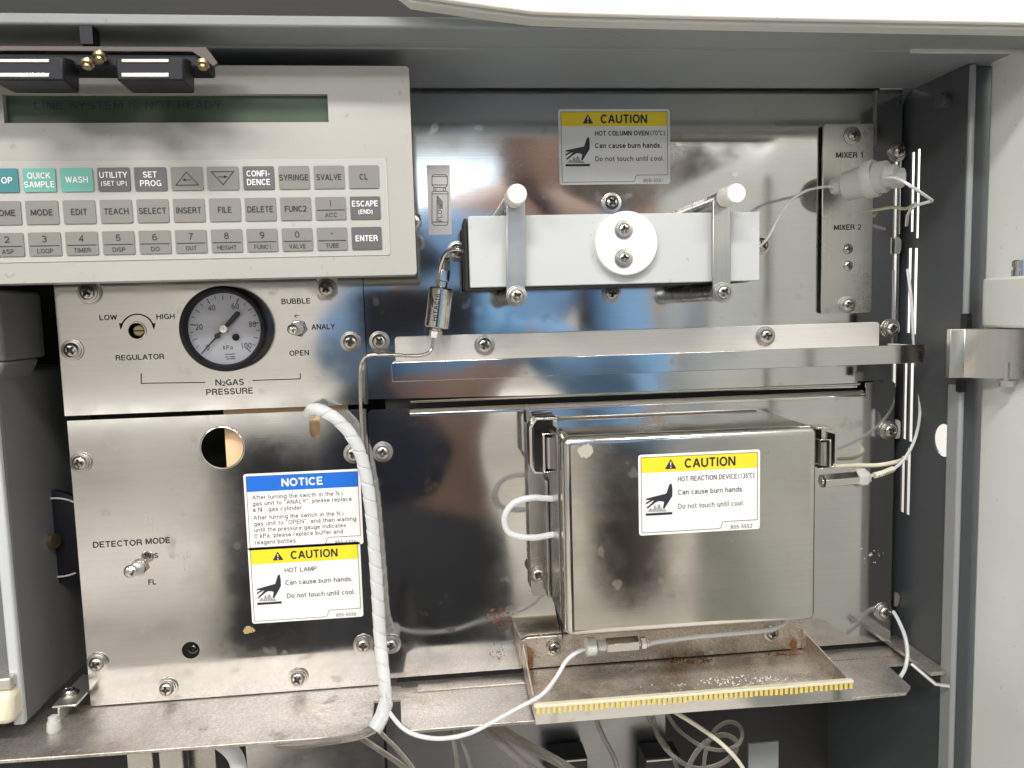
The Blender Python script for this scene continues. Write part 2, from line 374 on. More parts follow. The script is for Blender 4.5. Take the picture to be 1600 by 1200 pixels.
# ------------------------------------------------------------------ screws
def screw_meshes():
    # cross-recessed pan head, axis +Y into the panel; real recess
    rings = [0, .25, .5, .75, 1.0, 1.3, 1.6, 1.9, 2.2, 2.5, 3.0, 3.5, 3.9, 4.1]; seg = 40; vs = []; fs = []; mats = []
    for r in rings:
        for k in range(seg):
            a = 2*math.pi*k/seg+R(45); x, z = r*math.cos(a), r*math.sin(a)
            h = 2.3*(1-.22*(r/4.1)**2-.66*(r/4.1)**7)
            xr, zr = x, z
            if r < 2.4 and (abs(xr) < .50+.12*(2.4-r) or abs(zr) < .50+.12*(2.4-r)): h -= 1.3*(1-r/3.2)+.35
            vs.append((x*.001, -h*.001, z*.001))
    for i in range(len(rings)-1):
        for k in range(seg):
            a = i*seg+k; b = i*seg+(k+1) % seg; fs.append((a, b, b+seg, a+seg))
    n = len(vs); vs += [(4.1*math.cos(2*math.pi*k/seg+R(45))*.001, 0, 4.1*math.sin(2*math.pi*k/seg+R(45))*.001) for k in range(seg)]
    o = (len(rings)-1)*seg
    for k in range(seg): fs.append((o+k, o+(k+1) % seg, n+(k+1) % seg, n+k))
    mb = MB(); mb.add(vs, fs); h = mb.build('screw', M['bolt'], None, smooth=50)
    h.data.materials.append(M['bolt_dark'])
    for p in h.data.polygons:
        c = p.center
        if math.hypot(c.x, c.z) < .0024 and c.y > -.00175: p.material_index = 1
    w = MB().lathe([(0,.0056),(.0004,.0058),(.0010,.0058),(.0011,.0052),(.0011,.0049),(.0018,.0049),(.0019,.0044)], (0,0,0), (0,-1,0), 32).build('washer', M['bolt'], None, smooth=40)
    me = (h.data, w.data); bpy.data.objects.remove(h); bpy.data.objects.remove(w); return me
SCREW, WASHER = screw_meshes()
def screw(parent, px, py, t, s=1.0, washer=True, rot=None, name='screw', m=None):
    p = P(px, py, t)
    o = bpy.data.objects.new(name, SCREW); C.objects.link(o)
    o.location = p + Vector((0, -.0019*s if washer else 0, 0)); o.scale = (s,)*3
    o.rotation_euler = (random.uniform(-.03,.03), random.uniform(0, 1.57) if rot is None else rot, random.uniform(-.03,.03))
    if parent:
        o.parent = parent; o.matrix_parent_inverse = Matrix.Translation(parent.location).inverted()
    if washer:
        w = bpy.data.objects.new('washer', WASHER); C.objects.link(w); w.parent = o; w.location = (0, .0019, 0)
    return o

# ================================================================== SETTING: the cabinet around the bay
XW = 0.3222                      # inner face of the right side wall
ZH = 0.1385                      # underside of the hood
def xz(px, py, t=0.0):
    p = P(px, py, t); return (p.x, p.z)
def structure(o): return tag(o, None, kind='structure')

# right side wall with its ventilation slots and the round hole: a sheet in the YZ plane, cut through
def side_wall():
    cu = bpy.data.curves.new('outline', 'CURVE'); cu.dimensions = '2D'; cu.fill_mode = 'BOTH'; cu.extrude = .0006
    def yz(px, py): q = Px(px, py, XW); return (-q.y, q.z)
    loops = [[(-.11, -.40), (.058, -.40), (.058, ZH), (-.11, ZH)]]
    for (pa, pb, y0, y1) in ((1422.5,1428,238,362),(1431,1436.5,233,372),(1417,1423,388,520),(1426,1432.5,388,522),
                             (1411,1416.5,560,686),(1420,1426.5,560,690),(1407,1413,712,800),(1415.5,1422,700,804)):
        s = (pa+pb)/2; ty = [yz(pa-.01*0, (y0+y1)/2)[0], yz(pb, (y0+y1)/2)[0]]
        zt, zb = yz(s, y0)[1], yz(s, y1)[1]
        loops.append([(ty[0], zb), (ty[1], zb), (ty[1], zt), (ty[0], zt)])
    c = yz(1475, 688); loops.append([(c[0]+.0105*math.cos(a), c[1]+.0105*math.sin(a)) for a in [2*math.pi*k/32 for k in range(32)]])
    for pts in loops:
        sp = cu.splines.new('POLY'); sp.points.add(len(pts)-1); sp.use_cyclic_u = True
        for i, (x, z) in enumerate(pts): sp.points[i].co = (x, z, 0, 1)
    o = bpy.data.objects.new('tmp', cu); me = bpy.data.meshes.new_from_object(o); bpy.data.objects.remove(o)
    mb = MB(); mb.add([(XW+.0006+v.co.z, -v.co.x, v.co.y) for v in me.vertices], [tuple(p.vertices) for p in me.polygons])
    return mb.build('side_wall', M['cab_shaded'], None, smooth=0)
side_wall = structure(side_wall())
structure(MB().box(XW, XW+.0012, .11, -.0056, ZH+.0001, ZH+.0262).build('side_wall_top', M['cab_shaded'], None, smooth=0))

ceil = MB().box(-.62, .345, -.006, -.078, ZH, ZH+.004).box(-.62, .345, .10, -.0055, ZH+.022, ZH+.026)
ceil.box(-.62, .345, -.080, -.084, ZH-.0, ZH+.006)
ceil.box(-.62, .40, -.0865, -.112, ZH-.0015, ZH+.004)
structure(ceil.build('ceiling', M['cab'], None, bevel=.0012))
structure(MB().box(-.62, .36, .095, .099, -.45, .30).build('back_wall', M['inside'], None))
structure(MB().box(-.62, -.616, .095, -.10, -.45, .14).build('wall_left', M['inside'], None))
# front column right of the wall: pale edge flange, then the dark door gap
col = thing('front_column', (XW+.012, -.05, -.4), 'narrow grey steel upright between the slotted side wall and the open door', 'column')
def vstrip(mb, pxa, pxb, ya, yb, t, d): # upright bar seen between two pixel columns
    a0, b0 = P(pxa, 600, t).x, P(pxb, 600, t).x
    mb.box(a0, b0, -t, -t+d, P(pxa, yb, t).z, min(P(pxa, ya, t).z, ZH-.0002)); return mb
vstrip(MB(), 1504, 1513, 96, 500, .060, .012).build('edge_flange', M['cab_mid'], col, bevel=.0015)
vstrip(MB(), 1500, 1509, 602, 1260, .060, .012).build('edge_flange', M['cab_mid'], col, bevel=.0015)
vstrip(MB(), 1500, 1537, 60, 1300, .0550, .008).build('upright', M['cab_shaded'], col, bevel=.001)
MB().box(P(1504,480,.062).x, P(1512,480,.062).x, -.0605, -.066, P(1504,512,.062).z, P(1504,490,.062).z).build('latch_tongue', M['black'], col)
MB().box(P(1496,600,.062).x, P(1503,600,.062).x, -.0605, -.066, P(1500,612,.062).z, P(1500,594,.062).z).build('latch_tongue', M['black'], col)
# side-wall ledge strip (thin light edge) and stud
ws = thing('wall_rail', (XW, 0, -.25), 'thin bent metal rail low on the dark side wall, below the curved white tube', 'rail')
MB().tube([P(1424,1037,.045), P(1462,1069,.056), P(1484,1072,.060)], .0012, 8).build('rod', M['bracket'], ws)
MB().box(XW-.0005, XW-.012, -.0, -.055, P(1424,1037,.045).z-.004, P(1424,1037,.045).z-.0015).build('flange', M['ledge'], ws)
st = thing('wall_stud', Px(1478,158,XW), 'short dark threaded stud high on the side wall near the ceiling', 'stud')
q = Px(1480,158,XW); MB().lathe([(0,.0042),(.001,.0038),(.002,.0042),(.003,.0038),(.004,.0042),(.005,.0038),(.006,.0042),(.007,.0035)], q, (-1,-.25,0), 16).build('shaft', M['cab_shaded'], st)

# ------------------------------------------------------------------ hood (raised lid)
hood = thing('hood', (.1, -.12, ZH+.01), 'cream painted lid edge across the top of the bay', 'lid')
HT = .128
pts = [P(560,-70,HT), P(640,-8,HT), P(700,1,HT), P(770,11,HT), P(835,19.5,HT), P(900,22,HT), P(1200,29,HT), P(1620,37,HT), P(1700,39,HT), P(1700,-70,HT)]
MB().poly(pts, (0,.0035,0)).build('front_panel', M['hood'], hood, bevel=.0008)
pts2 = [p+Vector((0,.0045,-.0012)) for p in pts]
MB().poly(pts2, (0,.010,0)).build('inner_panel', M['cab_light'], hood, bevel=.0008)
screw(hood, 1017, 28, .112, .9, True)
hood.children[-1].data = SCREW
# thin light edge at the right end of the ceiling
MB().box(P(1424,73,.086).x, XW+.02, -.0846, -.0863, ZH-.003, ZH-.0002).build('ceiling_seam', M['cab_light'], hood)

# ------------------------------------------------------------------ open door on the right
XD = P(1534, 600, .06).x
door = thing('cabinet_door', (XD, -.06, -.4), 'pale grey cabinet door standing open at right edge of the bay', 'door')
yb, yf = -.058, -.62
zt = .158
MB().box(XD, XD+.022, yf, yb, -.45, zt).build('door_panel', M['door'], door, bevel=.003)
MB().box(XD-.005, XD, -.245, -.275, -.40, zt-.03).build('stiffener', M['door'], door, bevel=.002)
MB().box(XD-.004, XD, -.42, -.50, -.05, .04).build('door_catch_plate', M['bracket'], door, bevel=.001)
# white hinge housing on the door with pins, steel hinge leaf wrapping it
hb = thing('hinge', P(1560,550,.075), 'brushed steel wraparound hinge leaf joining door and cabinet', 'hinge')
T = .072
xl, xr = P(1484,556,T).x, P(1598,556,T).x
z1, z0 = P(1500,514,T).z, P(1500,590,T).z
leaf = [(xl+.0005,-T+.004), (xl,-T), (xl+.008,-T-.0015), (XD-.016,-.0830), (XD-.008,-.0900), (XD-.003,-.1000), (XD-.0006,-.1150), (XD+.0010,-.1150), (XD+.0010,-.0700), (XD-.006,-.0780), (xl+.010,-T+.0035)]
mb = MB(); mb.poly([(a, b, z0) for a, b in leaf], (0, 0, z1-z0)); mb.build('leaf', M['bracket_v'], hb, bevel=.0004, smooth=50)
za = P(1545,434,.080).z; h0 = z1+.0006
MB().poly([(XD+.002,-.066,h0),(XD-.0075,-.068,h0),(XD-.0105,-.074,h0),(XD-.0105,-.125,h0),(XD+.002,-.125,h0)], (0,0,za-h0)).build('hinge_housing', M['door'], hb, bevel=.0015)
MB().lathe([(0,.0040),(.0035,.0040),(.0036,.0034),(.0050,.0034),(.0051,.0040),(.0085,.0040),(.0090,.0034)], (XD-.0050,-.094,za+.0001), (0,0,1), 24).build('pin_head', M['chrome'], hb)
MB().lathe([(-.010,.002),(.0005,.002),(.0006,.0050),(.0011,.0050),(.0012,.0038),(.0042,.0038),(.0043,.0025)], (XD-.0075,-.090,z0), (0,0,-1), 6).build('pin_nut', M['chrome'], hb, smooth=20)

# ================================================================== STEEL PANELS
def quad(a, b, c, d, t): return [xz(*q, t) for q in (a, b, c, d)]
def ink_line(mb, pts, wd, t): strip(mb, [xz(*q, t) for q in pts], wd, -t)
def ptext(mb, s, px, py, wpx, hpx, t, align='c', bold=.012, rot=0):
    """lettering centred (or starting) at a photo pixel; sizes in photo pixels at that depth"""
    k = (DIST-t)/F*1.01; p = P(px, py, t)
    text(mb, s, p.x, p.z-hpx*k/2 if not rot else p.z, wpx*k if wpx else None, hpx*k, -t, bold, align, rot)

# --- column panel (upper right)
cp = thing('column_bay_plate', P(1000,620,0), 'polished upper steel panel behind the white column oven bar', 'panel')
outer = [xz(574,628), xz(574,300), xz(574,136), xz(1366,136), xz(1372,136), xz(1421,137), xz(1406,606)]
outer[0] = (outer[0][0], xz(574,624)[1]); outer[1:4] = [(outer[0][0], ZH+.004), (outer[0][0]+.1, ZH+.004), (outer[4][0], ZH+.004)]
outer[4] = (xz(1372,300)[0], ZH+.004); outer = [outer[0], outer[1], outer[2], outer[4], (outer[4][0], xz(1372,143)[1]), (outer[4][0]+.004, xz(1372,138)[1]), (XW-.004, xz(1372,138)[1]), (XW-.004, xz(1406,604)[1])]
ZP = xz(1000,142)[1]
rt = [outer[0], (outer[0][0], ZP), (outer[4][0], ZP), (outer[4][0], outer[6][1]), outer[6], outer[7]]
plate('sheet', rt, [circ(*xz(1404,162), .0016, 16)], 0, .0012, M['mirror'], cp)
MB().box(xz(1366,170)[0], xz(1366,170)[0]+.0014, -.0004, -.0012, xz(1366,180)[1]-.02, xz(1000,142)[1]).build('fold_line', M['bracket_v'], cp)
for q in ((593,533),(955,317),(955,458),(714,393),(1188,383),(1402,237),(1391,513)): screw(cp, *q, 0, 1.12)
# clear printed sticker beside the console: outline of the line filter
fs = MB().box(xz(668,300)[0], xz(704,300)[0], -.00005, -.0002, xz(680,367)[1], xz(680,258)[1]).build('flow_sticker', M['film'], cp)
mb = MB()
for pl in ([(675,276),(677,273),(696,273),(699,276),(699,289),(696,293),(678,293),(675,289),(675,276)], [(675,276),(699,276)],[(675,289),(699,289)],
           [(678,293),(678,299)],[(696,293),(696,299)],[(681,294),(681,299)],[(693,294),(693,299)],
           [(675,300),(678,299),(697,299),(700,300),(700,303),(675,303),(675,300)],[(675,303),(675,349),(678,352),(698,352),(700,349),(700,303)],[(675,347),(700,347)]):
    ink_line(mb, pl, .0004, .00035)
for k in range(4): ink_line(mb, [(683,306+k*3.2),(691.5,316+k*3.2)], .0005, .00035)
ink_line(mb, [(683,306),(683,346)], .0004, .00035)
p = P(691,346,.00035); text(mb, 'FLOW', p.x, p.z, .0108, .0026, -.00035, .012, 'l', 90)
mb.build('lettering', M['ink'], fs)

# --- lower right panel with rolled upper edge
T1 = .006
lp = thing('reaction_bay_plate', P(1000,1050,T1), 'polished lower steel panel behind the reaction box, rolled top edge', 'panel')
zt1 = xz(640,650,T1)[1]; xa = xz(577,700,T1)[0]; xb = xz(1397,700,T1)[0]; zb1 = xz(700,1053,T1)[1]
prof = []                       # rolled edge profile (y, z): sheet face, roll back to the upper panel
r_ = .0045
for k in range(9):
    a = R(90*k/8); prof.append((-T1+r_-r_*math.cos(a)*1.0, zt1+.0002+r_*math.sin(a)))
xi = xz(640,640,T1)[0]; xj = xz(1352,620,T1)[0]
face = [(-T1, zt1)] + prof; back = [(y+.0010, z-.0010) for y, z in reversed(face)]
mb = MB(); mb.poly([(xi, y, z) for y, z in face+back], (xj-xi, 0, 0)); mb.build('rolled_sheet', M['mirror'], lp, smooth=50)
plate('sheet', [(xa, zb1), (xa, zt1+.003), (xa+.002, zt1+.005), (xi-.0003, zt1+.005), (xi-.0003, zt1-.0001), (xj+.0003, zt1-.0001), (xj+.0003, zt1+.010), (xb-.0015, zt1+.010), (xb, zt1+.0085), (xb, xz(1397,1000,T1)[1]), (xb-.012, zb1)], [], -T1, .0010, M['mirror'], lp)
MB().box(xz(574,0)[0], xb, .004, .03, zb1-.02, zt1+.03).build('backing', M['inside'], lp)
MB().tube([Vector((xi+.0006, -.0008, zt1+.0085)), Vector((xj-.0006, -.0008, zt1+.0085))], .0009, 10).build('edge_bead', M['chrome'], lp)
for q in ((598,706),(611,1006),(1388,672),(1380,955)): screw(lp, *q, T1, 1.12)
for (px, py, w, h) in ((1399,655,8,30),(1400,370,8,26),(1398,925,7,22)):
    a, b = xz(px,py,.003), xz(px+w,py+h,.003); MB().poly([(a[0],-.003,a[1]),(b[0]-.001,-.003,a[1]-.001),(b[0],-.003,a[1]-.003),(b[0],-.003,b[1]+.003),(b[0]-.001,-.003,b[1]),(a[0],-.003,b[1])], (0,.0012,0)).build('edge_tab', M['bracket'], lp)
# stains and dried splashes with shapes of their own
def splash(name, parent, cx, cy, rx, ry, n, t, m, s0=.00025, s1=.0009):
    mb = MB()
    for _ in range(n):
        a = random.uniform(0, 6.28); d = random.random()**.7
        p = P(cx+rx*d*math.cos(a), cy+ry*d*math.sin(a), t); r0 = random.uniform(s0, s1); k0 = random.uniform(0, 6); yy = -t-.0000012*_
        nn = 7; mb.add([(p.x+r0*random.uniform(.6,1.2)*math.cos(k0+6.283*k/nn), yy, p.z+r0*random.uniform(.6,1.1)*math.sin(k0+6.283*k/nn)) for k in range(nn)], [tuple(range(nn))])
    o = mb.build(name, m, parent, smooth=0); o['kind'] = 'stuff'; return o
splash('rust_splashes', lp, 782, 965, 22, 16, 60, T1+.00012, M['rust'])
splash('rust_splashes', lp, 776, 1018, 16, 15, 34, T1+.00012, M['rust'], .0002, .0005)
splash('dried_drops', lp, 1360, 868, 22, 14, 18, T1+.00012, M['crystals'], .0002, .0006)
splash('dried_drops', cp, 850, 240, 75, 50, 170, .00012, M['crystals'], .00008, .00022)

# --- pressure panel (upper left)
T2 = .004
pp = thing('gas_control_plate', P(330,640,T2), 'brushed steel gas pressure panel with gauge, under the keypad console', 'panel')
xl2, xr2 = xz(92,540,T2)[0], xz(571,540,T2)[0]; zb2 = xz(330,641,T2)[1]; zt2 = xz(330,400,T2)[1]
plate('sheet', [(xl2,zb2),(xl2,zt2),(xr2,zt2),(xr2,zb2)], [circ(*xz(214,517,T2), .0050, 32)], -T2, .0015, M['left'], pp)
gz = xz(300,462,T2)
for q in ((114,547),(548,534)): screw(pp, *q, T2, 1.12)
# two hanging tabs from the console with screws
for (px, py) in ((139,457),(510,451)):
    a, b = xz(px-17,410,T2+.0015), xz(px+18,py+18,T2+.0015)
    r0 = .002
    MB().poly([(a[0],-T2-.0015,a[1]),(a[0],-T2-.0015,b[1]+r0),(a[0]+r0,-T2-.0015,b[1]),(b[0]-r0*2,-T2-.0015,b[1]),(b[0],-T2-.0015,b[1]+r0*2),(b[0],-T2-.0015,a[1])], (0,.0013,0)).build('mounting_tab', M['bracket'], pp, bevel=.0003)
    screw(pp, px, py, T2+.0015, 1.12)
mb = MB()
for s, x, y, w, h in (('LOW',169,496,25,7.5),('HIGH',258.5,494.5,26,7.5),('REGULATOR',218.5,558,69,8),('BUBBLE',462.5,470.5,43,8),('ANALY',505,510.5,35,8),('OPEN',467.5,551.5,29,8),
                      ('N',341,597.5,9,9),('2',349.5,599.5,5.5,7),('GAS',367,597,26,9),('PRESSURE',359,611.5,69,9)):
    ptext(mb, s, x, y, w, h, T2+.0002, bold=.02)
ink_line(mb, [(220.5,584),(220.5,599),(320,597.5)], .0006, T2+.0002); ink_line(mb, [(395,594.5),(469,592),(469,584)], .0006, T2+.0002)
arc = [(214.5+25.5*math.cos(a), 515-24*math.sin(a)) for a in [R(8+164*k/24) for k in range(25)]]
ink_line(mb, arc, .0008, T2+.0002)
for (x, d) in ((189,-1),(240,1)):
    c = [xz(x-3.2,505,T2), xz(x+3.2,505,T2), xz(x+d*0.6,515,T2)]; mb.add([(u, -T2-.0002, v) for u, v in c], [(0,1,2)])
ink_line(mb, [(460,494),(468,493)], .0004, T2+.0002); ink_line(mb, [(463,491.5),(460,494),(463,496)], .0004, T2+.0002)
mb.build('lettering', M['ink'], pp)
# regulator screw deep in its hole
rg = MB().lathe([(0,.0046),(.010,.0046)], P(214,517,T2)+Vector((0,.012,0)), (0,-1,0), 24).lathe([(0,.0062),(.0008,.0062),(.0009,.0050)], P(214,517,T2), (0,-1,0), 32)
rg = MB(); pc = P(214,517,T2)
rg.lathe([(0,.0036),(.004,.0036),(.0045,.0030)], pc+Vector((.0003,.0065,0)), (0,-1,0), 24)
rgo = rg.build('regulator_screw', M['brass'], pp)
MB().box(pc.x-.003, pc.x+.0034, pc.y+.0019, pc.y+.0023, pc.z-.0004, pc.z+.0004).build('slot', M['inside'], rgo)
rim = MB(); n = 40
for k in range(n):
    a, b = 2*math.pi*k/n, 2*math.pi*(k+1)/n
    rim.add([(pc.x+r*math.cos(q), pc.y+dy, pc.z+r*math.sin(q)) for q in (a, b) for r, dy in ((.0049,0),(.0058,0),(.0055,-.0007),(.0049,-.0007))],
            [(0,4,5,1),(1,5,6,2),(2,6,7,3),(3,7,4,0)])
rim.build('hole_collar', M['chrome'], pp)

# gauge
gc = P(349.5,514,T2+.012); GT = -gc.y
g = thing('pressure_gauge', P(349,514,T2), 'round black-rimmed pressure gauge with white dial, needle near zero', 'gauge')
S = (DIST-GT)/F*1.015
mb = MB(); mb.lathe([(0,64*S),(.010,64*S),(.014,62.5*S),(.0150,60*S),(.0150,56*S),(.0125,53.5*S),(.009,53*S),(.009,0.0002)], gc+Vector((0,.012,0)), (0,-1,0), 72)
mb.build('bezel', M['black'], g, smooth=40)
fy = gc.y+.012-.0093; kf = S
dial = MB().add([(gc.x+53.4*S*math.cos(a), fy, gc.z+53.4*S*math.sin(a)) for a in [2*math.pi*k/64 for k in range(64)]], [tuple(range(64))]).build('dial', M['dial'], g, fix=False, smooth=0)
mb = MB(); yk = fy-.00015
for i in range(0, 21):
    a = R(225-13.5*i); r1 = 50*S if i % 2 == 0 else 50*S
    r2 = (43 if i % 2 == 0 else 46)*S
    if i % 1 == 0: strip(mb, [(gc.x+r1*math.cos(a), gc.z+r1*math.sin(a)), (gc.x+r2*math.cos(a), gc.z+r2*math.sin(a))], .0006 if i % 4 == 0 else .0004, yk)
for s, x, y in (('0',323,541),('20',312.5,510),('40',332.5,482),('60',366.5,480.5),('80',390,508),('100',379,540)):
    x = gc.x+(x-349.5)*S; z = gc.z-(y-514)*S; text(mb, s, x, z-4.5*S, len(s)*5.2*S, 8.8*S, yk, .01, 'c')
text(mb, 'kPa', gc.x+3*S, gc.z-31*S, 14*S, 6.5*S, yk, .005, 'c')
for (u0, u1, v) in ((-2,12,38),(-2,2,42),(5,12,42),(0,4,45),(6,12,45)): strip(mb, [(gc.x+u0*S, gc.z-v*S),(gc.x+u1*S, gc.z-v*S)], .0005, yk)
mb.build('lettering', M['ink'], dial, fix=False)
yn = fy-.0022; nd = MB()
d = Vector((-35,0,-36)).normalized(); nrm = Vector((-d.z,0,d.x)); o0 = Vector((gc.x, yn, gc.z))
def np_(a, b): return o0+d*a*S+nrm*b*S
nd.poly([np_(0,2.2),np_(10,1.6),np_(50,.4),np_(50,-.4),np_(10,-1.6),np_(0,-2.2)], (0,-.0005,0))
nd.poly([np_(0,3),np_(-24,4),np_(-31,4),np_(-34,1.5),np_(-34,-1.5),np_(-31,-4),np_(-24,-4),np_(0,-3)], (0,-.0005,0))
nd.lathe([(0,4.2*S),(.0008,4.2*S)], np_(14,0), (0,-1,0), 20)
nd.build('needle', M['ink'], g)
MB().lathe([(-.0015,7*S),(.001,7*S),(.002,5.5*S),(.0021,2*S),(.0028,1.6*S)], o0, (0,-1,0), 28).build('hub', M['chrome'], g)
MB().lathe([(0,5.2*S),(.0011,5.2*S),(.0013,4.2*S)], Vector((gc.x+15.5*S, fy, gc.z-13*S)), (0,-1,0), 20).build('stop_pin', M['black'], g)

def toggle(px, py, t, tip, nut_r, label, big=1.0):
    b = P(px, py, t); th = thing('toggle_switch', b, label, 'toggle switch')
    MB().lathe([(0,nut_r),(.0024,nut_r),(.0026,nut_r*.85)], b, (0,-1,0), 6, .3).build('nut', M['chrome'], th, bevel=.0003, smooth=20)
    MB().lathe([(.0026,nut_r*.72),(.0030,nut_r*.66),(.0036,nut_r*.72),(.0041,nut_r*.66),(.0048,nut_r*.70),(.0052,nut_r*.5)], b, (0,-1,0), 24).build('bushing', M['bracket'], th)
    a = b+Vector((0,-.004,0)); e = P(*tip); d = (e-a); L = d.length
    pr = [(0,.0011*big),(L*.45,.0014*big),(L*.72,.0026*big),(L*.86,.0031*big)]+[(L*(.86+.14*math.sin(R(k*15))), .0031*big*max(.05,math.cos(R(k*15)))) for k in range(1,7)]
    MB().lathe(pr, a, d, 20).build('lever', M['chrome'], th, smooth=60)
toggle(466, 513, T2, (456, 515, .022), .0056, 'chrome toggle switch marked BUBBLE, ANALY and OPEN beside the gauge', 1.05)

# --- detector panel (lower left)
T3 = .005
dp = thing('detector_plate', P(360,1095,T3), 'smudged steel detector panel with one large round hole', 'panel')
D = lambda x, y: xz(x, y, T3)
xl3 = (D(107,700)[0]+D(143,1100)[0])/2
zt3 = (D(110,655)[1]+D(480,645)[1])/2; zb3 = (D(144,1102)[1]+D(586,1071)[1])/2; xr3 = (D(580,700)[0]+D(588,1060)[0])/2
slot_ = D(491,650); sl = []
for k in range(13): a = R(180+180*k/12); sl.append((slot_[0]+.0034*math.cos(a), D(491,676)[1]+.0034*math.sin(a)))
sl = [(sl[0][0], zt3)]+sl+[(sl[-1][0], zt3)]
outer = [(xl3,zb3),(xl3,zt3)]+sl+[(xr3,zt3),(xr3,zb3)]
plate('sheet', outer, [circ(*D(347.5,699.5), .0128, 56), circ(*D(298,1016), .0056, 28)], -T3, .0012, M['left'], dp)
for q in ((127,722),(553,708),(153,1035),(262,1074),(466,1058),(568,1006)): screw(dp, *q, T3, 1.12)
s_ = screw(dp, 302, 1013, T3-.012, .85, False)
pc = P(347.5,699.5,T3); rim = MB(); n = 56
for k in range(n):
    a, b = 2*math.pi*k/n, 2*math.pi*(k+1)/n
    rim.add([(pc.x+r*math.cos(q), pc.y+dy, pc.z+r*math.sin(q)) for q in (a, b) for r, dy in ((.0127,.0012),(.0127,-.0006),(.0133,-.0007),(.0138,-.0001))],
            [(0,4,5,1),(1,5,6,2),(2,6,7,3)])
rim.build('hole_edge', M['chrome'], dp, smooth=60)
mb = MB()
ptext(mb, 'DETECTOR', 183.5, 849.5, 71, 9, T3+.0002, bold=.02); ptext(mb, 'MODE', 246.8, 845, 36.5, 9, T3+.0002, bold=.02)
ptext(mb, 'VIS', 238.5, 868.5, 16, 8, T3+.0002, bold=.02); ptext(mb, 'FL', 238, 909.5, 12, 8, T3+.0002, bold=.02)
mb.build('lettering', M['ink'], dp)
sc_ = MB()     # scribbled pencil marks
for pl in ([(268,862),(282,860),(285,857)],[(270,862),(272,875)],[(284,863),(288,875)],[(293,861),(292,872),(298,871)],[(287,884),(289,893)],[(291,884),(297,883),(294,893)],
           [(232,812),(238,811)],[(233,822),(238,820)],[(229,800),(231,818)],[(236,808),(238,832)]): ink_line(sc_, pl, .00022, T3+.0002)
sc_.build('pencil_marks', M['grey_ink'], dp)
toggle(218, 886, T3, (202, 893, .021), .0056, 'large chrome toggle switch marked VIS and FL under DETECTOR MODE', 1.3)
# dried brown blob
splash('adhesive_residue', dp, 388, 984, 9, 6, 46, T3+.0002, mat('dried_glue', (.42,.30,.14), .5), .0003, .0011)

bd = thing('backing_board', P(450,700,-.006), 'tan board seen through the large round hole and gap above the detector panel', 'board')
ba, bb_ = P(357,700,-.010), P(548,700,-.010)
MB().box(ba.x, bb_.x, .0035, .006, P(400,735,-.010).z, P(400,632,-.010).z).build('sheet', M['board'], bd)

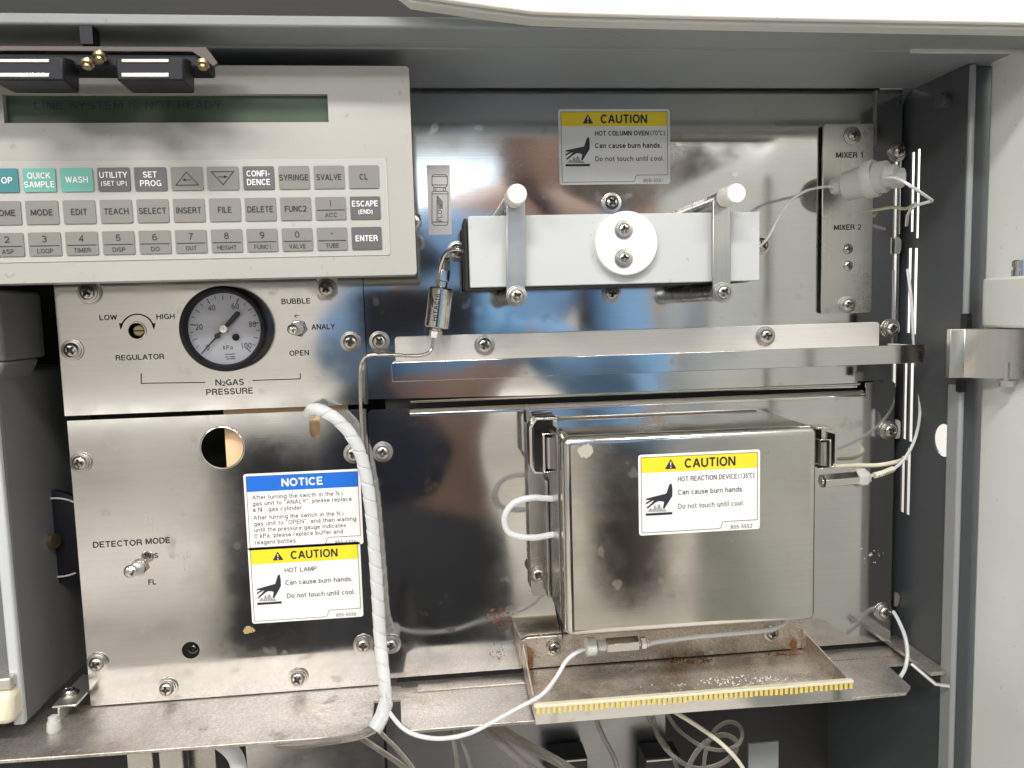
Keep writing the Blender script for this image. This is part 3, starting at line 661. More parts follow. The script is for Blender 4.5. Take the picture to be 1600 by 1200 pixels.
# ================================================================== WARNING LABELS (stickers on their panels)
HAND = [(470,455),(478,520),(475,590),(385,725),(370,715),(380,680),(385,650),(360,641),(320,640),(290,655),(205,718),(195,705),(245,665),(278,630),(262,633),(190,672),(185,657),(240,625),(190,625),(188,612),(260,595),(410,560),(425,520),(445,465)]
HEAT = [(195,752),(240,715),(262,728),(285,682),(302,705),(330,672),(350,690),(362,722),(385,735),(395,728),(412,752)]
def sticker(parent, name, tl, br, t, head, kind, lines, code, label):
    a, b = P(*tl, t), P(*br, t); w = b.x-a.x; h = a.z-b.z
    X = lambda u: a.x+u*w
    Z = lambda v: a.z-v*h
    so = MB(); so.poly([(x, -t, z) for x, z in rrect(a.x, b.x, b.z, a.z, .022*w, 5)], (0,-.0002,0))
    st = so.build(name, M['label'], parent, smooth=0); st['label'] = label
    y = -t-.0003; iv = .022*w/h*1.0
    band = .19 if kind != 'notice' else .20
    MB().add([(X(.022),y,Z(iv)),(X(.978),y,Z(iv)),(X(.978),y,Z(iv+band)),(X(.022),y,Z(iv+band))], [(0,1,2,3)]).build('header_band', M['blue' if kind == 'notice' else 'yellow'], st, fix=False, smooth=0)
    y -= .0001; mb = MB(); wl = MB(); gl = MB()
    i0, i1, j0, j1 = .022, .978, iv, 1-iv*1.0
    strip(mb, [(X(i0),Z(j0)),(X(i1),Z(j0)),(X(i1),Z(j1-.085)),(X(.70),Z(j1-.085)),(X(.685),Z(j1-.07)),(X(.675),Z(j1-.012)),(X(.66),Z(j1)),(X(i0),Z(j1))], .00028, y, True)
    hh = .115*h
    if kind == 'notice':
        text(wl, head, X(.5), Z(iv+band*.5)-.0024, .36*w, .0050, y, .03, 'c')
    else:
        text(mb, head, X(.585), Z(iv+band*.5)-.0026, .42*w, .0053, y, .035, 'c')
        cx, cz, s = X(.262), Z(iv+band*.5), .0030
        mb.add([(cx-s*1.15,y,cz-s*.95),(cx+s*1.15,y,cz-s*.95),(cx,y,cz+s*1.0)], [(0,1,2)])
        y2 = y-.0001; wl.add([(cx-.0004,y2,cz+s*.45),(cx+.0004,y2,cz+s*.45),(cx+.00018,y2,cz-s*.30),(cx-.00018,y2,cz-s*.30)], [(0,1,2,3)])
        wl.box(cx-.0003, cx+.0003, y2, y2-.00001, cz-s*.78, cz-s*.48)
        fx = lambda q: X((q[0]-112)/1330); fz = lambda q: Z((q[1]-147+ (q[0]-300)*.035)/850)
        mb.add([(fx(q),y,fz(q)) for q in HAND], [tuple(range(len(HAND)))])
        mb.add([(X(.055),y,Z(.725)),(X(.272),y,Z(.725)),(X(.272),y,Z(.755)),(X(.055),y,Z(.755))], [(0,1,2,3)])
        gl.add([(fx(q),y+.00004,fz(q)) for q in HEAT], [tuple(range(len(HEAT)))])
        for q in HEAT[1:-1:2]:
            strip(mb, [(fx(q), fz(q)), (fx((q[0]-14,748)), fz((q[0]-14,748)))], .0002, y); strip(mb, [(fx(q), fz(q)), (fx((q[0]+12,748)), fz((q[0]+12,748)))], .0002, y)
        gl.build('heat_symbol', M['grey_ink'], st, fix=False, smooth=0)
    for (s, u, v, wu, hpx, bo) in lines:
        text(mb, s, X(u), Z(v), wu*w, hpx, y, bo)
    text(mb, code, X(.755), Z(.98), .18*w, .0023, y, .0)
    mb.build('lettering', M['ink'], st, fix=False, smooth=0)
    if wl.v: wl.build('symbol', M['white_ink'], st, fix=False, smooth=0)
    return st
sticker(cp, 'caution_label', (872,171), (1047,287), 0, 'CAUTION', 'c',
        [('HOT COLUMN OVEN', .322, .35, .485, .0030, .02), ('(70°C)', .822, .35, .13, .0030, .014), ('Can cause burn hands.', .322, .515, .60, .0031, .02), ('Do not touch until cool.', .322, .69, .62, .0031, .012)],
        '855-5551', 'white and yellow caution label about the hot column oven')
sticker(dp, 'caution_label', (387,856), (568,963), T3, 'CAUTION', 'c',
        [('HOT LAMP', .315, .35, .285, .0030, .014), ('Can cause burn hands.', .315, .515, .60, .0032, .016), ('Do not touch until cool.', .322, .69, .61, .0032, .010)],
        '855-5556', 'caution label about the hot lamp, under the blue notice')
NL = [('After turning the swicth in the N', .065, .335, .745), ('gas unit to “ANALY”, please replace', .065, .415, .85), ('a N   gas cylinder.', .065, .495, .43),
      ('After turning the switch in the N', .065, .60, .745), ('gas unit to “OPEN”, and then waiting', .065, .68, .88), ('until the pressure gauge indicates', .065, .76, .79), ('0 kPa, please replace buffer and', .065, .84, .76), ('reagent bottles.', .065, .925, .36)]
sticker(dp, 'notice_label', (380,741), (568,850), T3, 'NOTICE', 'notice',
        [(s, u, v, w, .0028, .002) for s, u, v, w in NL]+[('2', .825, .335, .022, .0018, .002),('2', .822, .60, .022, .0018, .002),('2', .125, .495, .02, .0018, .002)], '855-5324',
        'white notice label with a blue header band')

# ================================================================== COLUMN OVEN BAR
TB = .055
bar = thing('column_oven_cover', P(960,447,.03), 'long white rectangular oven bar held by two steel straps, round disk in the middle', 'oven cover')
a, b = P(731,336,TB), P(1187,441,TB); xz0, xz1 = a.x, b.x; zt, zb = P(960,334,TB).z, P(960,444,TB).z
MB().box(xz0, xz1, -TB, -.014, zb, zt).build('cover_block', M['bar'], bar, bevel=.0005, segs=2)
MB().box(xz0-.0005, P(1170,440,.05).x, -.050, -.006, P(800,449,.05).z, zb-.0006).box(xz0-.0022, xz0-.0006, -.050, -.012, P(800,449,.05).z, zt-.0008).build('base_tray', M['blackm'], bar, bevel=.0004)
c = P(976,381,TB)
MB().lathe([(0,49*.4216*.89/1000*1.0),(.0042,49*.4216*.89/1000),(.0050,48*.4216*.89/1000),(.0052,46.5*.4216*.89/1000)], c, (0,-1,0), 64).build('disk', M['ptfe'], bar, smooth=40)
screw(bar, 974, 359, TB+.0050, .92, True); screw(bar, 974, 404, TB+.0050, .92, True)
TS = .060
for (x, yt, yb_, kx, ky) in ((806,318,462,805,306),(1128,318,456,1135,305)):
    st = thing('retaining_strap', P(x,yb_,.03), 'upright steel strap with white knob near the %s end of the oven bar' % ('filter' if x < 900 else 'mixer'), 'strap', 'straps clamping the oven bar')
    w = 14.8*(DIST-TS)/F; c0, c1 = P(x,yt-5,TS), P(x,yb_,TS)
    pts = [(c0.x-w, c0.z)]+[(c1.x+w*math.cos(R(q)), c1.z+w*math.sin(R(q))) for q in range(180, 361, 15)]+[(c0.x+w, c0.z)]
    MB().poly([(u, -TS, v) for u, v in pts], (0,.0022,0)).build('strap', M['bracket_v'], st, bevel=.0004)
    kb = P(kx-2,ky+4,TS+.001); kr = 15.8*(DIST-.078)/F
    MB().lathe([(0,kr*.97),(.0008,kr),(.0155,kr),(.0168,kr*.97),(.0175,kr*.9)], kb, (0,-1,0), 40).build('knob', M['ptfe'], st, smooth=40)
    up = P(kx,ky+8,TS)
    for q in (Vector((kb.x, 0, kb.z-.001)), Vector((c1.x, 0, c1.z))):
        MB().lathe([(.0,.0054),(.018,.0054),(.0182,.0044),(.0195,.0044),(.0197,.0054),(TS-.0023,.0054)], q, (0,-1,0), 20).build('standoff', M['bracket_v'], st)
    screw(st, x+1, yb_+1, TS+.0001, 1.05, True)

# ================================================================== MIXER BRACKET AND MIXER
TM = .004
mx = thing('mixer_bracket', P(1325,490,.001), 'narrow upright steel bracket printed MIXER 1 and MIXER 2', 'bracket')
xa, xb = (P(1288,200,TM).x+P(1281,488,TM).x)/2, (P(1368,200,TM).x+P(1360,488,TM).x)/2; za, zb = P(1328,193,TM).z, P(1322,489,TM).z
MB().poly([(x, -TM, z) for x, z in rrect(xa, xb, zb, za, .002, 4)], (0,.0014,0)).box(xb-.0016, xb-.0002, -TM+.0015, -.0004, zb+.002, za-.002).box(xa+.002, xb-.002, -TM+.0015, -.0004, za-.0016, za-.0002).build('plate', M['bracket_v'], mx, bevel=.0005)
screw(mx, 1331, 212, TM, 1.0); screw(mx, 1323, 476, TM, 1.0); screw(mx, 1325, 389, TM, .85, False); screw(mx, 1325, 415, TM, .85, False)
mb = MB(); ptext(mb, 'MIXER 1', 1327.5, 242, 45, 8.5, TM+.0002, bold=.02); ptext(mb, 'MIXER 2', 1324.5, 355, 46, 8.5, TM+.0002, bold=.02); mb.build('lettering', M['ink'], mx)
mf = thing('mixer', P(1345,290,TM), 'translucent white plastic mixer cylinder fixed across the MIXER bracket', 'mixer')
a = P(1320,292,.020); b = P(1368,278,.036); d = (b-a)
MB().lathe([(0,.0080),(.001,.0092),(d.length*.70,.0098),(d.length*.71,.0118),(d.length,.0118),(d.length+.001,.0110)], a, d, 40).build('body', M['peek'], mf, smooth=40)
MB().lathe([(-.004,.0052),(.004,.0060),(.005,.0060),(.010,.0062)], P(1309,291,.0185), (a-b)*-1, 6, .3).build('end_nut', M['peek'], mf, bevel=.0006)
e = P(1368,278,.037); MB().lathe([(0,.0098),(.006,.0098),(.0065,.0080)], e+d.normalized()*.0005, Vector((.55,-.80,-.05)), 32).lathe([(.006,.0070),(.012,.0064),(.013,.0055)], e, Vector((.55,-.80,.02)), 24).build('end_cap', M['peek'], mf, smooth=40)
nr = P(1392,279,.042); MB().lathe([(0,.0062),(.007,.0062),(.008,.005)], nr, Vector((.9,-.4,0)), 6, .2).build('side_nut', M['peek'], mf, bevel=.0006)
tag(hose('mixer_inlet_tube', [(1187,386,.020),(1202,368,.024),(1225,325,.030),(1252,302,.032),(1280,293,.025),(1308,291,.019)], .0009, M['clear']), 'thin clear tube curving from the oven bar end up to the mixer', 'tube')
tag(hose('mixer_outlet_tube', [(1384,277,.050),(1402,279,.053),(1425,292,.058),(1452,310,.050),(1456,314,.046),(1445,317,.042),(1428,323,.036),(1419,334,.026),(1416,352,.012)], .0010, M['clear']), 'thin clear tube looping out from the mixer toward the slotted wall', 'tube')
tag(hose('mixer_side_tube', [(1342,332,.003),(1368,328,.004),(1395,324,.010),(1415,326,.018),(1430,318,.030)], .0010, M['sleeve']), 'short cream sleeved tube crossing behind the mixer', 'tube')

# ================================================================== LINE FILTER AND ITS TUBES
lf = thing('line_filter', P(684,482,.012), 'small turned steel line filter cylinder hanging between console and oven bar', 'filter')
TF = .022
a = P(682,512,TF); b = P(689.5,450,TF); d = (b-a); L = d.length; u = d.normalized()
MB().lathe([(0,.0066),(.0006,.0073),(L-.0008,.0073),(L,.0066)], a, d, 48).build('body', M['chrome'], lf, smooth=40)
side = u.cross(Vector((0,-1,0))).normalized()*-1
if side.x < 0: side = -side
fc = a+u*(L*.42)+side*.0036+Vector((0,-.0064,0))
MB().poly([fc+side*.0028-u*.0040+Vector((0,.0016,0)), fc-side*.0020-u*.0040+Vector((0,-.0008,0)), fc-side*.0020+u*.0040+Vector((0,-.0008,0)), fc+side*.0028+u*.0040+Vector((0,.0016,0))], Vector((0,.0006,0))).build('spanner_flat', M['bracket_v'], lf)
MB().lathe([(.0003,.0035),(.0042,.0035),(.0044,.0045),(.0060,.0045),(.0110,.0045),(.0112,.003)], b, d, 6, .2).build('nut', M['chrome'], lf, bevel=.0003, smooth=20)
MB().lathe([(.0118,.0040),(.0170,.0040),(.0172,.002)], b, d, 6, .5).build('nut', M['bracket'], lf, bevel=.0003, smooth=20)
MB().lathe([(.0003,.0028),(.0020,.0028),(.0021,.0042),(.0065,.0042),(.0067,.0018)], a, -d, 6, .3).build('nut', M['bracket'], lf, bevel=.0003, smooth=20)
mb = MB(); ang = math.degrees(math.atan2(u.z, u.x)); yF = -TF-.0076
q0 = a+u*.0020
def on_cyl(mbx, s, along, acr, h, bold, w=None):
    t = MB(); text(t, s, 0, 0, w, h, 0, bold)
    out = []
    for v in t.v:
        al, ac = v[0]+along, v[2]+acr            # text runs up the cylinder, letters wrap around it
        th = ac/.00735; pt = a+u*al - side*(math.sin(th)*.00742) + Vector((0,-math.cos(th)*.00742,0)); out.append(pt)
    mbx.add(out, t.f)
on_cyl(mb, 'HITACHI', .0040, .0006, .0026, .03, .0165)
for k in range(4):
    t = MB(); strip(t, [(.0125+k*.0012,.0040),(.0150+k*.0014,.0058)], .0005, 0)
    mb.add([a+u*v[0]-side*(math.sin(v[2]/.00735)*.00742)+Vector((0,-math.cos(v[2]/.00735)*.00742,0)) for v in t.v], t.f)
on_cyl(mb, 'FLOW', .0045, .0045, .0016, .01, .0065)
mb.build('lettering', M['ink'], lf)
tag(hose('filter_inlet_tube', [(732,394,.040),(722,391,.036),(708,390,.034),(697,396,.030),(691,408,.027),(688,420,.025),(687,432,.023)], .0013, M['chrome']), 'bright bent steel capillary joining filter top to the oven bar', 'tube')
tag(hose('filter_outlet_tube', [(678,522,.022),(677,535,.022),(674,547,.022),(664,554,.022),(645,556,.022),(600,554,.022),(577,555,.020),(567,562,.018),(563,580,.014),(564,640,.013),(567,700,.013),(572,760,.014)], .0012, M['chrome']), 'thin bent steel tube from filter bottom running left then down', 'tube')

# ================================================================== SHELF TRAY
sh = thing('shelf_tray', P(1000,590,0), 'long shallow steel shelf tray under the white oven bar', 'shelf')
t0, tf_ = .0035, .045
fl = [P(619,560,t0), P(617,536,t0), P(622,528,t0), P(1368,501.5,t0), P(1374,508,t0), P(1376,540,t0)]
zt_l, zt_r = (fl[2].z+fl[3].z)/2, 0
x0_, x1_ = P(617,540,t0).x, P(1374,520,t0).x; zt_ = (P(622,527,t0).z+P(1368,502.5,t0).z)/2
zf_b = (P(614,599,tf_).z+P(1443,565,tf_).z)/2; zf_t = (P(614,568,tf_).z+P(1445,536,tf_).z)/2
MB().poly([(x, -t0, z) for x, z in rrect(x0_, x1_, zf_b+.001, zt_, .002, 4)], (0,.0030,0)).build('back_flange', M['shelf'], sh, bevel=.0003)
xa, xb = P(612,583,tf_).x, P(1446,550,tf_).x
MB().box(xa+.0015, xb-.0015, -tf_+.0015, -t0-.0003, zf_b, zf_b+.0012).build('floor', M['shelf'], sh)
MB().poly([(x, -tf_, z) for x, z in rrect(xa, xb, zf_b, zf_t, .0012, 3)], (0,.0012,0)).build('front_lip', M['mirror'], sh, bevel=.0003)
MB().box(xa, xa+.0012, -tf_+.0013, -.018, zf_b, zf_t-.001).build('end_lip', M['bracket'], sh, bevel=.0003)
MB().box(xb-.0012, xb, -tf_+.0013, -.006, zf_b, zf_t-.001).build('end_lip', M['bracket'], sh, bevel=.0003)
screw(sh, 757, 539, t0, 1.15); screw(sh, 1195, 525, t0, 1.15)

# ================================================================== REACTION BOX
TX = .077
rb = thing('reaction_box', P(1080,990,.03), 'big steel reaction box with rounded front on the lower panel', 'box')
x0, x1 = (P(879,700,TX).x+P(884,960,TX).x)/2, (P(1279,690,TX).x+P(1276,950,TX).x)/2
z1, z0 = (P(885,681,TX).z+P(1270,667,TX).z)/2, (P(885,996,TX).z+P(1270,974,TX).z)/2
bx = MB().box(x0, x1, -TX, -.012, z0, z1).build('cover', M['box'], rb, bevel=.0048, segs=6, smooth=60)
MB().box(x0-.0009, x0-.0001, -TX+.014, -.012, z0+.006, z1-.001).build('side_flange', M['bracket_v'], rb, bevel=.0002)
MB().box(x0+.002, x1+.0025, -.030, -.0065, z0+.004, z1-.0015).build('back_box', M['mirror'], rb, bevel=.001)
# side ledge panel and mounting bracket
TK = .016
ba, bb_ = P(824,690,TK), P(858,930,TK)
MB().poly([(ba.x,-TK,P(0,664,TK).z-.0),(P(832,655,TK).x,-TK,P(832,653,TK).z),(bb_.x+.008,-TK,P(832,650,TK).z),(bb_.x+.008,-TK,bb_.z),(P(833,930,TK).x,-TK,bb_.z),(ba.x,-TK,P(824,924,TK).z)], (0,.0014,0)).box(ba.x+.0002, ba.x+.0014, -TK+.0016, -T1-.0002, bb_.z+.004, P(832,665,TK).z).build('mounting_bracket', M['bracket_v'], rb, bevel=.0003)
MB().box(P(848,700,TK+.003).x, P(852,700,TK+.003).x, -TK-.012, -TK-.0002, P(850,925,TK).z, P(850,745,TK).z).build('bracket_rib', M['bracket_v'], rb, bevel=.0004)
screw(rb, 840, 896, TK, 1.05)
q = [P(866,925,.014), P(880,1003,.014), P(880,925,.014)]; MB().poly(q, (0,.002,0)).build('gusset', M['blackm'], rb)
def latch(x_in, y0, y1, w, t, side_, label):
    lt = thing('toggle_latch', P(x_in,y1,t), label, 'latch', 'latches on the reaction box')
    k = (DIST-t)/F; a = P(x_in, y0, t); h = (y1-y0)*k; W = w*k; s = side_
    MB().poly([(a.x, -t, a.z), (a.x+s*W*.75, -t, a.z), (a.x+s*W, -t, a.z-W*.3), (a.x+s*W, -t, a.z-h*.86), (a.x+s*W*.85, -t, a.z-h),(a.x+s*W*.55, -t, a.z-h),(a.x+s*W*.55, -t, a.z-h+.0010),(a.x+s*W*.80, -t, a.z-h+.0012),(a.x+s*W*.90, -t, a.z-h*.85),(a.x+s*W*.90, -t, a.z-W*.35),(a.x+s*W*.70, -t, a.z-.0012),(a.x, -t, a.z-.0012)], (0,.012,0)).build('hook', M['chrome'], lt, bevel=.0002)
    MB().lathe([(0,W*.18),(h*.56,W*.18)], (a.x+s*W*.27, -t-.001, a.z-h*.90), (0,0,1), 20).build('roller', M['bracket_v'], lt)
    MB().box(a.x+s*W*.48, a.x+s*W*.56, -t-.004, -t+.008, a.z-h*.95, a.z-h*.28).box(a.x+s*W*.02, a.x+s*W*.56, -t-.004, -t+.008, a.z-h*.285, a.z-h*.265).box(a.x+s*W*.02, a.x+s*W*.56, -t-.004, -t+.008, a.z-h*.965, a.z-h*.945).build('lever_frame', M['chrome'], lt, bevel=.0002)
    MB().box(a.x+s*W*.03, a.x+s*W*.74, -t+.0125, -t+.0135, a.z-h*.97, a.z-h*.10).build('back_plate', M['blackm'], lt)
latch(870, 652, 742, 45, .040, -1, 'dark steel latch at upper left corner of the reaction box')
latch(1276, 668, 738, 36, .058, 1, 'dark steel latch at upper right corner of the reaction box')
sticker(rb, 'caution_label', (997,711), (1187,826), TX, 'CAUTION', 'c',
        [('HOT REACTION DEVICE', .32, .35, .49, .0029, .012), ('(135°C)', .82, .35, .13, .0029, .010), ('Can cause burn hands.', .32, .515, .54, .0030, .016), ('Do not touch until cool.', .32, .69, .545, .0030, .006)],
        '855-5552', 'white and yellow caution label about the hot reaction device')
splash('glue_mark', rb, 915, 705, 11, 10, 150, TX+.00015, mat('old_glue', (.44,.41,.33), .6), .0005, .0012)
tag(hose('loop_tube', [(884,779,.040),(860,779,.040),(830,778,.040),(803,786,.040),(789,806,.040),(792,828,.040),(808,838,.040),(835,840,.040),(860,836,.040),(884,833,.040)], .0020, M['clear'], None, 14), 'translucent white tube looped in a U out of the box side', 'tube')

# right hand fitting of the reaction box
rf = thing('outlet_fitting', P(1310,755,.045), 'steel hex coupling with white nut beside right edge of the reaction box', 'fitting')
a, b = P(1282,752,.050), P(1336,747,.046); MB().lathe([(0,.0022),(.001,.0026),(.0012,.0047),(.0048*0+(b-a).length,.0047)], a, b-a, 6, .25).build('coupling', M['chrome'], rf, bevel=.0003, smooth=20)
MB().lathe([(0,.0052),(.0009,.0062),(.0062,.0062),(.0075,.0050),(.0098,.0040)], b, b-a, 6, .1).build('nut', M['peek'], rf, bevel=.0006)
tag(hose('outlet_tube', [(1345,746,.046),(1372,741,.045),(1395,733,.042),(1412,718,.038),(1428,690,.030),(1437,650,.022),(1435,600,.016),(1428,540,.012),(1424,470,.010),(1418,420,.008)], .0010, M['clear']), 'thin grey tube bowing up the slotted wall from the labelled sleeve', 'tube')
sl_ = tag(hose('tube_marker', [(1366,743,.047),(1380,739,.0465),(1395,733,.0445)], .0019, M['sleeve'], None, 14), 'short cream marker sleeve with tiny upside-down print by the white nut', 'tube marker')
mb = MB(); p0 = P(1394,736.5,.0475); text(mb, 'MIXER1-2', p0.x+.0005, p0.z+.0014, .0112, .0016, p0.y-.0018, .02, 'l', 180+16); mb.build('lettering', M['ink'], sl_)
tag(hose('side_outlet_tube', [(1282,729,.020),(1300,729,.020),(1340,727,.018),(1370,727,.020),(1400,722,.026),(1416,716,.034)], .0014, M['sleeve']), 'cream stub tube leaving the box just under the upper right latch', 'tube')

# ================================================================== DRIP TRAY UNDER THE BOX
tb0, tbf = T1+.0025, .072
dt = thing('drip_tray', P(1000,1070,tb0), 'rust stained steel drip tray with yellowed toothed edge', 'tray')
xl, xr = P(836,1110,tbf).x, P(1332,1080,tbf).x
zfb = (P(840,1129,tbf).z+P(1330,1096,tbf).z)/2; zft = (P(836,1103,tbf).z+P(1332,1068,tbf).z)/2
zbt = P(1000,984,tb0).z
xbl, xbr = xl, xr
zfl = zfb+.002
MB().poly([(xbl,-tb0,zfl+.002),(xbl,-tb0,zbt-.002),(xbl+.004,-tb0,zbt),(xbr-.002,-tb0,zbt),(xbr,-tb0,zbt-.002),(xbr,-tb0,zfl+.002)], (0,.0013,0)).build('back_flange', M['tray'], dt, bevel=.0003)
MB().box(xl+.001, xr-.001, -tbf+.0012, -tb0-.0002, zfl, zfl+.0012).build('floor', M['tray'], dt)
MB().box(xl, xr, -tbf, -tbf+.0012, zfb, zft).build('front_lip', M['mirror'], dt, bevel=.0003)
zsl = zft
for xs in (xl, xr-.0012):
    MB().poly([(xs,-tbf+.0013,zfl),(xs,-tbf+.0013,zsl),(xs,-tb0-.0003,zbt-.008 if xs > 0.2 else zbt-.004),(xs,-tb0-.0003,zfl)], (.0012,0,0)).build('end_lip', M['tray'], dt, bevel=.0002)
# yellowed edging with teeth along the lip
ed = MB().box(xl-.0003, xr+.0003, -tbf-.0012, -tbf+.0024, zft-.0002, zft+.0016).build('edging', M['comb_top'], dt, bevel=.0003)
tm = bpy.data.meshes.new('tooth'); w = (xr-xl)/62
tt = MB().box(-w*.29, w*.29, -.0010, -.0001, -.0036, 0); tp = tt.build('tooth', M['comb'], None); tme = tp.data; bpy.data.objects.remove(tp)
for k in range(62):
    o = bpy.data.objects.new('tooth', tme); C.objects.link(o); o.parent = ed
    o.location = (xl+w*(k+.5), -tbf-.0001, zft-.0002); o.scale = (random.uniform(.85,1.1), 1, random.uniform(.85,1.1))
screw(dt, 866, 1010, tb0, 1.05); screw(dt, 1205, 988, tb0, 1.05)
def floor_splash(name, cx, cy, rx, ry, n, m, s0, s1, z):
    mb = MB()
    for _ in range(n):
        a = random.uniform(0, 6.28); dd = random.random()**.6
        p = Pz(cx+rx*dd*math.cos(a), cy+ry*dd*math.sin(a), z); r0 = random.uniform(s0, s1); h = r0*.8
        vs = [(p.x+r0*random.uniform(.6,1.2)*math.cos(k), p.y+r0*random.uniform(.6,1.2)*math.sin(k), z) for k in (0,1.3,2.6,3.9,5.2)]+[(p.x,p.y,z+h)]
        mb.add(vs, [(k,(k+1)%5,5) for k in range(5)])
    o = mb.build(name, m, dt, smooth=0); o['kind'] = 'stuff'
zq = zfl+.0013
floor_splash('crystals', 1170, 1064, 78, 9, 150, M['crystals'], .0003, .0008, zq)
floor_splash('crystals', 1060, 1074, 70, 8, 30, M['crystals'], .0002, .0006, zq)
floor_splash('rust_crumbs', 1075, 1032, 40, 5, 130, M['rust'], .0003, .0009, zq)
floor_splash('rust_crumbs', 960, 1045, 60, 6, 40, M['rust'], .0002, .0006, zq)
floor_splash('rust_crumbs', 1225, 1022, 30, 3, 80, M['rust'], .0003, .0008, zq)
# rust streaks at the corners: irregular patches
def patch(name, parent, pts, m, t):
    MB().add([P(x, y, t) for x, y in pts], [tuple(range(len(pts)))]).build(name, m, parent, fix=False, smooth=0)
rm = mat('rust_film', (.30,.14,.07), .6)
patch('rust_streak', dt, [(822,1008),(830,1013),(833,1025),(834,1040),(828,1046),(822,1042),(825,1030)], rm, tb0+.0002)
patch('rust_streak', dt, [(1238,996),(1245,1000),(1244,1018),(1236,1020),(1234,1008)], rm, tb0+.0002)
splash('rust_streak', dt, 1240, 1012, 7, 12, 60, tb0+.0003, M['rust'], .0003, .0008)
splash('rust_streak', dt, 830, 1028, 7, 16, 40, tb0+.0003, M['rust'], .0003, .0007)
splash('dark_spots', dt, 900, 1005, 30, 14, 40, tb0+.0003, M['rust'], .0001, .0003)

# coupling hanging under the box
bc = thing('inlet_coupling', P(960,1010,.055), 'steel hex coupling with grey nut lying under the reaction box', 'fitting')
TC = .058
a, b = P(946,1009,TC), P(996,1005,TC); d = (b-a).normalized()
MB().lathe([(0,.0044),(.0003,.0048),((b-a).length,.0048),((b-a).length+.0004,.0040)], a, d, 6, .0).build('coupling', M['chrome'], bc, bevel=.0003, smooth=20)
MB().lathe([(-.0055,.0032),(-.0048,.0037),(-.0041,.0032),(-.0034,.0037),(-.0027,.0032),(-.002,.0037),(-.0013,.0032),(0,.0032)], a, d, 24).build('thread', M['peek'], bc)
MB().lathe([(-.0125,.0040),(-.0120,.0058),(-.0062,.0058),(-.0058,.0040)], a, d, 12).build('knurled_nut', M['peek'], bc, bevel=.0003)
MB().lathe([(.0005,.0022),(.0018,.0022),(.0019,.0038),(.0052,.0038),(.0054,.0030),(.0068,.0028),(.0070,.0012)], b, d, 6, .3).build('nut', M['chrome'], bc, bevel=.0003, smooth=20)
tag(hose('box_inlet_tube', [(1012,1006,.058),(1040,1001,.058),(1100,994,.058),(1160,989,.056),(1200,985,.052),(1218,979,.048),(1230,971,.044)], .0014, M['clear'], None, 12), 'pale tube from the hex coupling running right below the box', 'tube')
tag(hose('waste_tube', [(918,1013,.058),(900,1020,.058),(884,1034,.060),(868,1060,.064),(846,1086,.070),(810,1106,.074),(770,1128,.078),(730,1147,.080),(690,1154,.080),(655,1150,.078),(630,1138,.074),(612,1118,.068),(603,1103,.062),(600,1080,.050)], .0013, M['clear'], None, 12), 'long white tube sagging from the spiral wrap to the hex coupling', 'tube')
tag(hose('wall_tube', [(1396,956,.010),(1404,970,.018),(1414,994,.028),(1418,1020,.034),(1415,1042,.038),(1408,1056,.040),(1400,1068,.040)], .0013, M['clear'], None, 12), 'short curved white tube at lower right corner dropping through the ledge notch', 'tube')

# ================================================================== SPIRAL-WRAPPED TUBE
wp = smooth_path([P(*q) for q in ((484,646,.008),(488,640,.014),(500,641,.018),(522,652,.020),(545,675,.020),(562,706,.020),(572,745,.020),(580,800,.021),(585,860,.022),(590,930,.024),(594,1000,.028),(599,1050,.040),(603,1092,.052),(603,1104,.058))], 14)
wp = even(wp, .0006); RW = .0041
def rf_(i, a):
    ph = (i*.0006/.0105 + a/(2*math.pi)) % 1.0
    return RW*(.74 if ph < .09 else 1.0-.09*ph)
sw = tag(MB().tube(wp, RW, 28, True, rf_).build('spiral_wrap', M['wrap'], None, smooth=28), 'thick translucent spiral-wrapped tube arching down between the panels', 'tube')
wp2 = even(smooth_path([P(*q) for q in ((603,1099,.060),(598,1115,.066),(590,1132,.070),(584,1142,.072))], 10), .0006)
MB().tube(wp2, RW*1.05, 24, True, lambda i, a: RW*(1.06 if (i*.0006/.009+a/6.283) % 1 > .08 else .95)).build('loose_end', M['wrap'], sw, smooth=28)
tag(hose('lower_sleeve', [(586,1140,.070),(560,1150,.070),(520,1157,.066),(470,1163,.062),(432,1164,.058)], .0022, M['limp'], None, 12), 'clear sleeved tube running left under the ledge edge', 'tube')

# ================================================================== LEDGE
zl = (P(144,1104,T3).z+P(586,1071,T3).z)/2-.0004
lg = thing('ledge', P(500,1105,.02), 'dusty bare steel ledge along the bottom of the panels, notched for the tubes', 'ledge')
L1 = [(-60,1195),(0,1188),(452,1156),(545,1149),(566,1142),(582,1129),(585,1094),(600,1093)]
pf = [Pz(x, y, zl) for x, y in L1]
MB().poly([Vector((-.45, pf[0].y, zl))]+pf+[Vector((pf[-1].x, -.001, zl)), Vector((-.45, -.001, zl))], (0,0,-.0022)).build('left_plate', M['ledge'], lg, bevel=.0005)
L2 = [(600.6,1093),(626,1092),(627,1130),(642,1141),(829,1126),(1333,1090),(1416,1082),(1423,1072),(1386,1038),(1421,1036)]
zl2 = zl-.0003
pf = [Pz(x, y, zl2) for x, y in L2]
MB().poly([Vector((pf[0].x, -.0015, zl2))]+pf+[Vector((XW-.001, pf[-1].y, zl2)), Vector((XW-.001, -.0015, zl2))], (0,0,-.0022)).build('right_plate', M['ledge'], lg, bevel=.0005)
a = Pz(652,1071,zl2); b = Pz(1395,1040,zl2)
MB().box(a.x, XW-.006, T1*-1-.012, T1*-1-.001, zl2, zl2+.0012).build('raised_joint', M['ledge'], lg, bevel=.0003)
